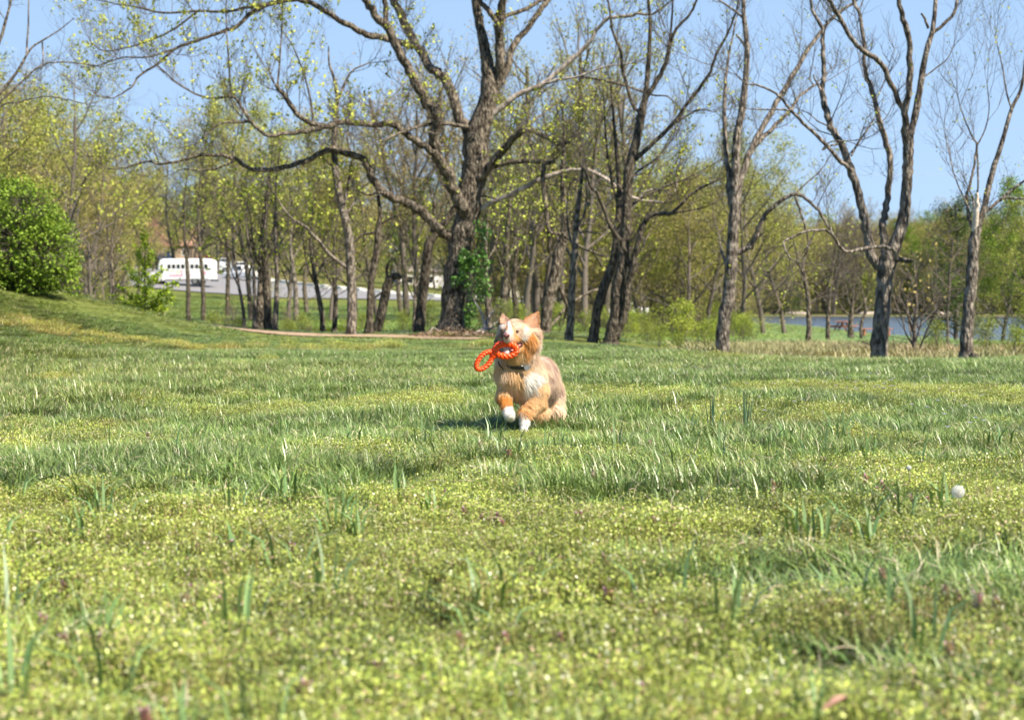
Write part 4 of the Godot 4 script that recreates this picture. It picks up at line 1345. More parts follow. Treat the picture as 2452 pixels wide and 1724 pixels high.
# ---------------------------------------------------------------- shrubs, ivy, fallen wood, flowers
func build_near_plants() -> void:
	var rng := RandomNumberGenerator.new()
	rng.seed = 31
	# the dense round bush at the left edge
	var base := foot(60, 28.0)
	var root := thing("green_bush", base, "dense round dark green bush on the rise at the left edge", "bush")
	var lf := MB.new()
	var wd := MB.new()
	var lobes := []
	for e in [[60, 590, 0.8], [20, 500, 0.55], [70, 500, 0.5], [110, 600, 0.62], [130, 670, 0.5], [40, 680, 0.8], [-50, 600, 0.9], [-30, 480, 0.5], [110, 540, 0.4], [150, 630, 0.32], [45, 462, 0.3], [90, 690, 0.5], [-60, 700, 0.7]]:
		lobes.append([at(e[0], e[1], 28.0 + rng.randf_range(-0.5, 0.5)), e[2]])
	for l in lobes:
		var c: Vector3 = l[0]
		wd.tube(PackedVector3Array([base + jitter(rng) * Vector3(0.15, 0, 0.15) - Vector3.UP * 0.1, base.lerp(c, 0.5) + jitter(rng) * 0.1, c]), PackedFloat32Array([0.05, 0.035, 0.015]), 5)
		for s in int(760.0 * l[1] * l[1]):
			var dirv := jitter(rng).normalized()
			var p: Vector3 = c + dirv * l[1] * (0.62 + 0.42 * pow(rng.randf(), 0.6)) * (0.82 + 0.36 * (fine.get_noise_3dv(dirv * 90.0 + c * 40.0) * 0.5 + 0.5))
			if p.y < base.y + 0.02:
				continue
			wd.tube(PackedVector3Array([p.lerp(c, 0.5), p]), PackedFloat32Array([0.008, 0.004]), 3)
			for k in 8:
				var al := (jitter(rng) + dirv * 0.6).normalized() * rng.randf_range(0.04, 0.075)
				lf.leaf(p + jitter(rng) * 0.075, al, al.cross(jitter(rng)).normalized() * al.length() * 0.36, tone(Color(0.115, 0.20, 0.02), Color(0.24, 0.335, 0.04), rng, 0.28))
	part("branchwork", shift_to(wd, base), M.twig, root).set_meta("kind", "stuff")
	part("foliage", shift_to(lf, base), M.leaf, root).set_meta("kind", "stuff")
	# bright leafy sapling in front of the bus
	base = foot(345, 33.0)
	root = thing("leafy_sapling", base, "bright green leafy sapling in front of the white bus", "sapling")
	lf = MB.new()
	wd = MB.new()
	var tips := [[345, 560], [330, 600], [362, 610], [300, 640], [385, 650], [290, 690], [320, 660], [400, 690], [420, 680], [350, 690], [300, 730], [380, 720], [345, 640], [410, 715], [275, 715], [330, 710], [365, 665], [280, 745], [330, 745], [390, 745]]
	var stem_top := at(347, 570, 33.0)
	wd.tube(PackedVector3Array([base - Vector3.UP * 0.1, base.lerp(stem_top, 0.4), stem_top]), PackedFloat32Array([0.03, 0.022, 0.006]), 6)
	for e in tips:
		var tip := at(e[0], e[1], 33.0 + rng.randf_range(-0.7, 0.7))
		var t := clampf((tip.y - base.y) / (stem_top.y - base.y) - 0.22, 0.08, 0.95)
		var st := base.lerp(stem_top, t)
		var mid := st.lerp(tip, 0.55) - Vector3.UP * 0.06
		wd.tube(PackedVector3Array([st, mid, tip]), PackedFloat32Array([0.012, 0.008, 0.004]), 4)
		for k in 120:
			var f := rng.randf_range(0.25, 1.08)
			var q := (st.lerp(mid, f * 2.0) if f < 0.5 else mid.lerp(tip, (f - 0.5) * 2.0)) + jitter(rng) * 0.085
			var al := (jitter(rng) + Vector3.UP * 0.3 + (tip - st).normalized() * 0.5).normalized() * rng.randf_range(0.05, 0.09)
			lf.leaf(q, al, al.cross(jitter(rng)).normalized() * al.length() * 0.35, tone(Color(0.18, 0.29, 0.02), Color(0.36, 0.44, 0.04), rng, 0.2))
	part("stem", shift_to(wd, base), M.twig, root)
	part("foliage", shift_to(lf, base), M.leaf, root).set_meta("kind", "stuff")
	# ivy on the oak
	base = at(1125, 800, 31.6)
	base.y = height(base.x, 31.6)
	root = thing("ivy_vine", base, "glossy green ivy climbing the right side of the oak trunk", "vine")
	lf = MB.new()
	wd = MB.new()
	var way := PackedVector3Array()
	var wr := PackedFloat32Array()
	for e in [[1124, 815], [1125, 768], [1128, 734], [1138, 690], [1134, 660], [1138, 629], [1150, 590], [1155, 560]]:
		way.append(at(e[0], e[1], 31.62))
		wr.append(0.014)
	way[0].y = base.y - 0.05
	wd.tube(way, wr, 5)
	for e in [[1155, 555, 20, 60], [1152, 535, 14, 30], [1108, 607, 14, 40], [1121, 629, 24, 130], [1142, 629, 26, 110], [1133, 660, 34, 190], [1147, 688, 26, 110], [1128, 734, 14, 70], [1126, 760, 12, 50], [1124, 785, 11, 44], [1092, 675, 14, 36], [1170, 629, 9, 18], [1154, 600, 16, 36], [1165, 695, 12, 24], [1125, 795, 7, 14], [1140, 712, 16, 40]]:
		for k in e[3]:
			var a := rng.randf() * TAU
			var r: float = e[2] * sqrt(rng.randf()) * 1.1
			var p := at(e[0] + cos(a) * r * 0.9, e[1] + sin(a) * r, 31.6 + rng.randf_range(-0.14, 0.12))
			var al := (jitter(rng) + Vector3(0, -0.5, 0.5)).normalized() * rng.randf_range(0.055, 0.10)
			lf.leaf(p, al, al.cross(jitter(rng) + Vector3(0, 0, 0.6)).normalized() * al.length() * 0.48, tone(Color(0.06, 0.15, 0.025), Color(0.15, 0.28, 0.05), rng, 0.22))
	part("stem", shift_to(wd, base), M.twig, root)
	var ivy_mat := leafy(0.4, 0.42)
	part("foliage", shift_to(lf, base), ivy_mat, root).set_meta("kind", "stuff")
	# fallen branches round the foot of the oak
	var falls := [
		["long grey fallen branch rising right of the oak foot", [[1138, 800], [1165, 770], [1186, 785]], [[1135, 820], [1160, 780], [1150, 745], [1135, 720]], 10],
		["pale fallen branch lying across the oak foot", [[1020, 812], [1060, 802], [1100, 815]], [[1010, 824], [1050, 800], [1085, 795], [1120, 810]], 7],
		["thin fallen branch leaning towards the dog", [[1150, 800], [1175, 790]], [[1110, 822], [1150, 800], [1180, 778], [1192, 770]], 6],
		["crooked fallen branch left of the oak foot", [[1040, 790], [1060, 800]], [[1018, 820], [1030, 795], [1038, 785], [1060, 800], [1080, 812]], 6],
		["upright bare fallen branch right of the ivy", [], [[1150, 818], [1165, 785], [1172, 755], [1190, 735]], 6],
		["low twiggy fallen branch in front of the oak foot", [], [[1050, 826], [1090, 806], [1125, 800], [1165, 808]], 5],
		["bleached fallen branch in the brush at the oak foot", [[1100, 800], [1140, 812]], [[1060, 824], [1100, 812], [1140, 800], [1190, 785]], 7],
	]
	for e in falls:
		var pts := []
		var rad := []
		var n: int = e[2].size()
		for k in n:
			var q := at(e[2][k][0], e[2][k][1], 30.2 + 0.25 * k)
			if k == 0:
				q.y = height(q.x, 30.2) + 0.02
			pts.append(q)
			rad.append(lerpf(e[3], 3.0, float(k) / (n - 1)) * 0.5 * 30.0 / FPX)
		var line := smooth_line(pts, rad, 4, 0.3, rng)
		var o := thing("fallen_branch", pts[0], e[0], "branch", "fallen branches at the oak foot")
		var mb := MB.new()
		mb.tube(line[0], line[1], 6)
		part("bough", shift_to(mb, pts[0]), M.bark_pale, o)
		var tw := MB.new()
		var tt := PackedVector3Array()
		twigs_on(tw, tt, line, 5.0, 0.55, rng, 0.1, 0.2, 1)
		part("branchwork", shift_to(tw, pts[0]), M.twig, o).set_meta("kind", "stuff")
	# leaf litter heap under them
	var heap := MB.new()
	for k in 1500:
		var a := rng.randf() * TAU
		var r := sqrt(rng.randf())
		var x := at(1090, 800, 30.0).x + cos(a) * r * 1.0
		var d := 30.0 + sin(a) * r * 0.7
		var p := ground_at(x, d) + Vector3.UP * (0.02 + 0.22 * (1.0 - r) * rng.randf())
		var al := (jitter(rng) * Vector3(1, 0.4, 1)).normalized() * rng.randf_range(0.03, 0.065)
		heap.leaf(p, al, al.cross(Vector3.UP + jitter(rng) * 0.4).normalized() * al.length() * 0.35, tone(Color(0.13, 0.085, 0.05), Color(0.30, 0.20, 0.125), rng))
	top("leaf_litter", heap, M.plain, "brown dead leaves heaped at the foot of the oak", "leaves", "", "stuff")

	# purple deadnettle flowers: one plant, then copies
	var proto: Node3D = null
	var spots := [[318, 1244], [470, 1280], [528, 1284], [250, 1262], [645, 1260], [690, 1275], [478, 1376], [520, 1396], [560, 1408], [440, 1404], [330, 1478], [150, 1480], [142, 1368], [55, 1355], [85, 1435], [190, 1498], [735, 1382], [965, 1172], [1000, 1158], [1062, 1160], [1078, 1205], [1115, 1205], [1145, 1213], [1190, 1215], [1210, 1222], [1355, 1205], [1410, 1195], [1390, 1220], [1265, 1310], [1340, 1320], [1450, 1310], [1145, 1055], [1222, 1075], [1290, 1070], [1410, 1112], [1425, 1117], [1845, 1120], [1858, 1135], [1850, 1150], [1870, 1138], [2080, 1130], [2100, 1150], [2115, 1148], [2125, 1160], [2150, 1172], [2195, 1168], [2235, 1166], [2255, 1170], [1980, 1092], [2005, 1096], [2120, 1338], [2265, 1382], [2315, 1392], [2348, 1405], [2410, 1390], [2285, 1508], [2200, 1555], [2320, 1455], [1880, 1715], [1705, 1700], [1340, 1475], [1195, 1475], [1080, 1470], [930, 1395], [1460, 1400], [1600, 1245], [1550, 1230], [100, 1030], [108, 1035], [175, 1055], [345, 1025], [350, 1035], [530, 1030], [700, 985], [690, 990], [640, 1000], [755, 1000], [1500, 1045], [1560, 1050], [1470, 1020], [850, 985], [45, 1205], [340, 1650], [700, 1600], [1540, 1600], [880, 1560]]
	for e in spots:
		var d: float = (CAM_H - 0.085) * FPX / (e[1] - HORIZON)
		var pos := foot(e[0], d)
		var o: Node3D
		var side := "left" if e[0] < 820 else ("middle" if e[0] < 1640 else "right")
		var named: String = "purple-topped deadnettle in the near chickweed at the bottom %s" % side
		if e[1] < 1260:
			named = {"left": "purple-topped deadnettle in the grass left of the dog", "middle": "purple-topped deadnettle in the weeds in front of the dog", "right": "purple-topped deadnettle in the grass around the dandelion clock"}[side]
		if proto == null:
			proto = thing("deadnettle", pos, named, "flower", "purple deadnettles in the meadow")
			var st := MB.new()
			st.tube(PackedVector3Array([Vector3(0, -0.02, 0), Vector3(0.004, 0.05, 0), Vector3(0, 0.095, 0.003)]), PackedFloat32Array([0.0022, 0.002, 0.0015]), 4, Color(0.20, 0.12, 0.08))
			part("stem", st, M.plain, proto)
			var hd := MB.new()
			for k in 34:
				var a := k * 2.4
				var y := 0.045 + 0.052 * k / 34.0
				var al := Vector3(cos(a), 0.15 - 0.3 * rng.randf(), sin(a)).normalized() * lerpf(0.022, 0.010, k / 34.0)
				hd.leaf(Vector3(0, y, 0), al, al.cross(Vector3.UP).normalized() * al.length() * 0.42, tone(Color(0.22, 0.085, 0.075), Color(0.30, 0.15, 0.10), rng) if k > 8 else Color(0.14, 0.17, 0.05))
			part("leaf_whorl", hd, M.weed, proto)
			var fl := MB.new()
			for k in 9:
				var a := k * 2.1
				fl.leaf(Vector3(0, 0.07 + 0.003 * k, 0) + Vector3(cos(a), 0, sin(a)) * 0.008, Vector3(cos(a) * 0.6, 0.8, sin(a) * 0.6) * 0.011, Vector3(-sin(a), 0, cos(a)) * 0.004, Color(0.42, 0.22, 0.36))
			part("blossom", fl, M.weed, proto)
			o = proto
		else:
			o = copy(proto, "deadnettle", named, "purple deadnettles in the meadow")
			o.position = pos
		o.rotation.y = rng.randf() * TAU
		o.scale = Vector3(1.15, 0.9, 1.15) * rng.randf_range(0.55, 0.85)
		o.rotation.x = rng.randf_range(-0.45, 0.45)
	# dandelion clocks
	for e in [[2300, 1178, 0.0185, "white dandelion clock standing on the right of the meadow"], [2181, 1120, 0.008, "small closed dandelion head left of the dandelion clock"]]:
		var d: float = (CAM_H - 0.12) * FPX / (e[1] - HORIZON)
		var top_p := at(e[0], e[1], d)
		var b := foot(e[0], d)
		var o := thing("dandelion", b, e[3], "flower", "dandelions")
		var h := top_p.y - b.y
		var st := MB.new()
		st.tube(PackedVector3Array([Vector3(0.01, -0.02, 0), Vector3(0.004, h * 0.5, 0.004), Vector3(0, h, 0)]), PackedFloat32Array([0.0022, 0.002, 0.0018]), 6, Color(0.26, 0.24, 0.12))
		part("stem", st, M.plain, o)
		var cr := MB.new()
		cr.ball(Vector3(0, h, 0), Vector3.ONE * e[2] * 0.24, Color(0.32, 0.26, 0.15), 6)
		part("seed_head", cr, M.plain, o)
		var pf := MB.new()
		for k in 190:
			var y := 1.0 - 2.0 * (k + 0.5) / 190.0
			var a := k * 2.39996
			var dirv := Vector3(sqrt(1.0 - y * y) * cos(a), y, sqrt(1.0 - y * y) * sin(a))
			var tip: Vector3 = Vector3(0, h, 0) + dirv * e[2] * rng.randf_range(0.86, 1.0)
			pf.tube(PackedVector3Array([Vector3(0, h, 0) + dirv * e[2] * 0.2, tip]), PackedFloat32Array([0.0002, 0.0002]), 3, Color(0.75, 0.74, 0.70))
			var u := dirv.cross(Vector3.RIGHT if absf(dirv.x) < 0.7 else Vector3.UP).normalized()
			for s in 6:
				var w := u.rotated(dirv, s * TAU / 6.0)
				pf.tube(PackedVector3Array([tip, tip + (w * 0.8 + dirv * 0.25) * e[2] * 0.3]), PackedFloat32Array([0.00035, 0.0002]), 3, Color(0.88, 0.88, 0.87))
		part("seed_fluff", pf, M.dry, o).set_meta("kind", "stuff")
	# a curled pinkish leaf lying at the bottom of the picture
	var lp := foot(2010, (CAM_H - 0.07) * FPX / (1712.0 - HORIZON))
	var lo := thing("fallen_leaf", lp, "curled pinkish-tan dead leaf at the bottom right of the meadow", "leaf")
	var lm := MB.new()
	for k in 6:
		var t0 := k / 6.0
		var t1 := (k + 1) / 6.0
		for s in [-1.0, 1.0]:
			var q := func(t: float, w: float) -> Vector3: return Vector3(-0.02 + 0.04 * t, 0.066 + 0.02 * t + 0.008 * w * w + 0.006 * sin(t * 3.0), s * w * 0.013 * sin(PI * clampf(t + 0.04, 0.0, 1.0)))
			var na: Vector3 = (q.call(t1, 0.0) - q.call(t0, 0.0)).cross(q.call(t0 + 0.02, 1.0) - q.call(t0 + 0.02, 0.0)).normalized()
			if na.y < 0:
				na = -na
			lm.quad(q.call(t0, 0.0), q.call(t1, 0.0), q.call(t1, 1.0), q.call(t0, 1.0), na, Color(0.55, 0.30, 0.22))
	part("blade", lm, M.dry, lo)
	# wild onion tufts
	for e in [[1708, 1040, "upright wild onion tuft, the left of two right of the dog"], [1785, 1040, "upright wild onion tuft, the right of two right of the dog"], [1655, 1050, "small bent wild onion shoot left of the two tufts"]]:
		var d: float = CAM_H * FPX / (e[1] - HORIZON)
		var b := foot(e[0], d)
		var o := thing("wild_onion", b, e[2], "plant", "wild onions in the grass")
		for k in (11 if e[0] > 1660 else 4):
			var mb := MB.new()
			var a := rng.randf() * TAU
			var s := Vector3(cos(a), 0, sin(a)) * rng.randf_range(0.0, 0.03)
			var h := rng.randf_range(0.13, 0.25) * (1.0 if e[0] > 1660 else 0.6)
			mb.tube(PackedVector3Array([s - Vector3.UP * 0.02, s * 1.5 + Vector3.UP * h * 0.6, s * (2.4 if e[0] > 1660 else 5.0) + Vector3.UP * h]), PackedFloat32Array([0.003, 0.0028, 0.0008]), 5, tone(Color(0.06, 0.13, 0.07), Color(0.10, 0.19, 0.10), rng))
			part("leaf", mb, M.weed, o)

# ---------------------------------------------------------------- vehicles, houses, park furniture
func rounded(mb: MB, outline: Array, x0: float, x1: float, bevel: float, inset := 0.0) -> void:
	# a body with the side outline [z, y] between x0 and x1, its long edges bevelled
	var mid := Vector2.ZERO
	for p in outline:
		mid += Vector2(p[0], p[1])
	mid /= outline.size()
	var rings := []
	for s in [[x0, bevel], [x0 + bevel * (1 if x1 > x0 else -1), 0.0], [x1 - bevel * (1 if x1 > x0 else -1), 0.0], [x1, bevel]]:
		var ring := []
		for p in outline:
			var q := Vector2(p[0], p[1])
			var dv := (mid - q)
			q += Vector2(signf(dv.x), signf(dv.y)) * minf(s[1], dv.length() * 0.5)
			ring.append(Vector3(s[0], q.y, q.x))
		rings.append(ring)
	mb.loft(rings)

func wheel(parent: Node3D, pos: Vector3, r: float, w: float) -> void:
	var ty := MB.new()
	ty.tube(PackedVector3Array([pos - Vector3(w, 0, 0) * 0.5, pos - Vector3(w, 0, 0) * 0.36, pos + Vector3(w, 0, 0) * 0.36, pos + Vector3(w, 0, 0) * 0.5]), PackedFloat32Array([r * 0.9, r, r, r * 0.9]), 18)
	var wh := part("wheel", ty, M.tyre, parent)
	var rm := MB.new()
	rm.tube(PackedVector3Array([pos - Vector3(w * 0.53, 0, 0), pos + Vector3(w * 0.53, 0, 0)]), PackedFloat32Array([r * 0.56, r * 0.56]), 12)
	part("rim", rm, M.metal, wh)

func pane(parent: Node, called: String, a: Vector3, size: Vector3, mat: Material) -> MeshInstance3D:
	var mb := MB.new()
	mb.box(a, size)
	return part(called, mb, mat, parent)

func build_bus() -> void:
	var spot := hit(447, 687, 100.0)
	var pos := ground_at(spot.x, spot.y)
	pos.y += 0.11
	var root := thing("short_bus", pos, "short white school bus with a painted side on the road", "bus")
	root.scale = Vector3.ONE * spot.y / 152.0 * 0.98
	root.rotation.y = -PI / 2 - 0.14            # its nose points right
	var white := flat(Color(0.80, 0.80, 0.80), 0.35)
	var body := MB.new()
	var L := 6.1                                 # z is the nose, x the width
	rounded(body, [[-L * 0.5, 0.55], [-L * 0.5, 2.45], [-L * 0.5 + 0.12, 2.72], [-L * 0.5 + 0.4, 2.86], [L * 0.5 - 0.75, 2.86], [L * 0.5 - 0.4, 2.74], [L * 0.5 - 0.22, 2.45], [L * 0.5, 1.4], [L * 0.5, 0.5]], -1.12, 1.12, 0.16)
	part("body", body, white, root)
	var hood := MB.new()
	rounded(hood, [[L * 0.5 - 0.05, 0.55], [L * 0.5 - 0.05, 1.42], [L * 0.5 + 0.35, 1.4], [L * 0.5 + 0.85, 1.22], [L * 0.5 + 0.95, 1.0], [L * 0.5 + 0.95, 0.55]], -0.92, 0.92, 0.1)
	part("hood", hood, white, root)
	for s in [-1.0, 1.0]:
		for k in 9:
			pane(root, "side_window", Vector3(s * 1.125, 2.02, -L * 0.5 + 0.48 + k * 0.52), Vector3(0.03, 0.44, 0.36), M.glass)
		wheel(root, Vector3(s * 0.95, 0.44, L * 0.5 + 0.3), 0.44, 0.28)
		wheel(root, Vector3(s * 0.95, 0.44, -L * 0.5 + 1.75), 0.44, 0.34)
		pane(root, "rub_rail", Vector3(s * 1.135, 1.62, -0.2), Vector3(0.03, 0.06, L - 0.6), white)
		pane(root, "headlight", Vector3(s * 0.68, 0.95, L * 0.5 + 0.955), Vector3(0.24, 0.2, 0.02), M.metal)
		var mr := MB.new()
		mr.box(Vector3(s * 1.25, 1.75, L * 0.5 + 0.35), Vector3(0.06, 0.36, 0.2))
		part("mirror", mr, M.glass, root)
	pane(root, "door", Vector3(1.13, 1.45, L * 0.5 - 0.62), Vector3(0.03, 1.85, 0.62), flat(Color(0.7, 0.7, 0.72), 0.4))
	pane(root, "door_window", Vector3(1.15, 1.75, L * 0.5 - 0.62), Vector3(0.03, 0.95, 0.22), M.glass)
	pane(root, "windscreen", Vector3(0, 2.0, L * 0.5 - 0.02), Vector3(1.8, 0.7, 0.3), M.glass)
	pane(root, "bumper", Vector3(0, 0.5, L * 0.5 + 1.0), Vector3(2.0, 0.2, 0.14), M.tyre)
	pane(root, "rear_bumper", Vector3(0, 0.55, -L * 0.5 - 0.06), Vector3(2.2, 0.22, 0.12), M.tyre)
	# the painted splashes and red lettering on the side towards the meadow
	var rng := RandomNumberGenerator.new()
	rng.seed = 8
	var hues := [Color(0.80, 0.10, 0.22), Color(0.85, 0.35, 0.45), Color(0.25, 0.55, 0.75), Color(0.85, 0.62, 0.15), Color(0.82, 0.3, 0.4)]
	for k in 15:
		var z := -L * 0.5 + 0.4 + 5.0 * rng.randf()
		var y := 1.05 + 0.5 * rng.randf()
		var bl := MB.new()
		bl.ball(Vector3(1.122, y, z), Vector3(0.012, rng.randf_range(0.05, 0.14), rng.randf_range(0.06, 0.2)), hues[k % 5], 6)
		part("painted_splash", bl, M.plain, root)
	for k in 9:
		var zz := 0.15 + k * 0.17
		var lt := MB.new()
		var hgt := 0.34 if k % 3 == 0 else 0.24
		lt.box(Vector3(1.13, 0.9 + hgt * 0.5, zz), Vector3(0.02, hgt, 0.05), Basis.IDENTITY, hues[0])
		lt.box(Vector3(1.13, 0.9 + hgt * (0.9 if k % 2 == 0 else 0.45), zz + 0.05), Vector3(0.018, 0.06, 0.11), Basis.IDENTITY, hues[0])
		part("lettering", lt, M.plain, root)

func build_car(called: String, pos: Vector3, turn: float, col: Color, label: String, pickup := false) -> void:
	var root := thing(called, pos, label, "truck" if pickup else "car", "vehicles parked beyond the road")
	root.rotation.y = turn
	var paint := flat(col, 0.25)
	paint.clearcoat_enabled = true
	paint.clearcoat = 0.6
	var L := 5.4 if pickup else 4.5
	var b := MB.new()
	var low := 0.32
	var belt := 1.05 if pickup else 0.92
	rounded(b, [[-L * 0.5, low + 0.1], [-L * 0.5, belt], [L * 0.5 - 1.3, belt + 0.02], [L * 0.5 - 0.25, belt - 0.1], [L * 0.5, belt - 0.32], [L * 0.5, low + 0.05], [L * 0.5 - 0.3, low], [-L * 0.5 + 0.3, low]], -0.9, 0.9, 0.1)
	part("body", b, paint, root)
	var c := MB.new()
	var z0 := -0.55 if pickup else -L * 0.5 + 0.5
	var z1 := L * 0.5 - 1.25
	var hi := 1.82 if pickup else 1.45
	rounded(c, [[z0, belt - 0.02], [z0 + (0.12 if pickup else 0.55), hi - 0.06], [z0 + (0.25 if pickup else 0.8), hi], [z1 - 0.9, hi], [z1 - 0.7, hi - 0.06], [z1, belt]], -0.76, 0.76, 0.1)
	part("cab", c, paint, root)
	for s in [-1.0, 1.0]:
		var n := 2
		for k in n:
			var za := lerpf(z0 + (0.2 if pickup else 0.6), z1 - 0.55, k / float(n))
			var zb := lerpf(z0 + (0.2 if pickup else 0.6), z1 - 0.55, (k + 0.92) / float(n))
			pane(root, "side_window", Vector3(s * 0.765, belt + (hi - belt) * 0.52, (za + zb) * 0.5), Vector3(0.02, (hi - belt) * 0.62, zb - za), M.glass)
		wheel(root, Vector3(s * 0.82, 0.35, L * 0.5 - 0.95), 0.35, 0.24)
		wheel(root, Vector3(s * 0.82, 0.35, -L * 0.5 + 1.0), 0.35, 0.24)
		pane(root, "headlight", Vector3(s * 0.62, belt - 0.27, L * 0.5 - 0.02), Vector3(0.3, 0.14, 0.06), M.metal)
		pane(root, "tail_light", Vector3(s * 0.74, belt - 0.25, -L * 0.5 - 0.005), Vector3(0.14, 0.2, 0.02), flat(Color(0.4, 0.02, 0.02), 0.3))
	var wsn := MB.new()
	wsn.quad(Vector3(-0.66, belt + 0.06, z1 - 0.02), Vector3(0.66, belt + 0.06, z1 - 0.02), Vector3(0.6, hi - 0.09, z1 - 0.66), Vector3(-0.6, hi - 0.09, z1 - 0.66), Vector3(0, 0.7, 0.7))
	for k in wsn.v.size():
		wsn.v[k] += Vector3(0, 0.02, 0.02)
	part("windscreen", wsn, M.glass, root)
	if pickup:
		pane(root, "truck_bed", Vector3(0, belt + 0.01, -L * 0.5 + 1.05), Vector3(1.5, 0.03, 1.85), M.tyre)

func build_house(px: float, d: float, w: float, wall_h: float, roof_h: float, wall: Color, roof: Color, turn: float, label: String) -> void:
	var pos := foot(px, d)
	pos.y -= 0.4
	var root := thing("house", pos, label, "house", "houses beyond the road")
	root.rotation.y = turn
	var dep := 8.0
	var wl := MB.new()
	wl.box(Vector3(0, wall_h * 0.5, 0), Vector3(w, wall_h, dep))
	for s in [-1.0, 1.0]:
		wl.tri(Vector3(s * w * 0.5, wall_h, -dep * 0.5), Vector3(s * w * 0.5, wall_h, dep * 0.5), Vector3(s * w * 0.5, wall_h + roof_h, 0), Vector3(s, 0, 0), Color.WHITE)
	part("wall", wl, flat(wall, 0.9), root)
	for s in [-1.0, 1.0]:
		var rf := MB.new()
		var a := atan2(roof_h, dep * 0.5)
		var len := sqrt(roof_h * roof_h + dep * dep * 0.25) + 0.5
		rf.box(Vector3(0, wall_h + roof_h * 0.5 + 0.04, s * dep * 0.25 + s * 0.14), Vector3(w + 0.8, 0.14, len), Basis(Vector3.RIGHT, s * a))
		var o := part("roof", rf, flat(roof, 0.95), root)
		if s > 0:
			var ch := MB.new()
			ch.box(Vector3(w * 0.28, wall_h + roof_h + 0.2, 0.4), Vector3(0.7, 1.3, 0.6))
			part("chimney", ch, flat(Color(0.25, 0.12, 0.09), 0.95), o)
	for k in int(w / 3.2):
		var x := -w * 0.5 + 1.8 + k * 3.1
		var f := pane(root, "window", Vector3(x, wall_h * 0.55, dep * 0.5 + 0.02), Vector3(1.3, 1.2, 0.06), flat(Color(0.75, 0.75, 0.73), 0.6))
		pane(f, "glazing", Vector3(x, wall_h * 0.55, dep * 0.5 + 0.055), Vector3(1.1, 1.0, 0.02), M.glass)
	pane(root, "door", Vector3(w * 0.5 - 1.2, 1.05, dep * 0.5 + 0.02), Vector3(0.95, 2.0, 0.06), flat(Color(0.12, 0.09, 0.07), 0.6))

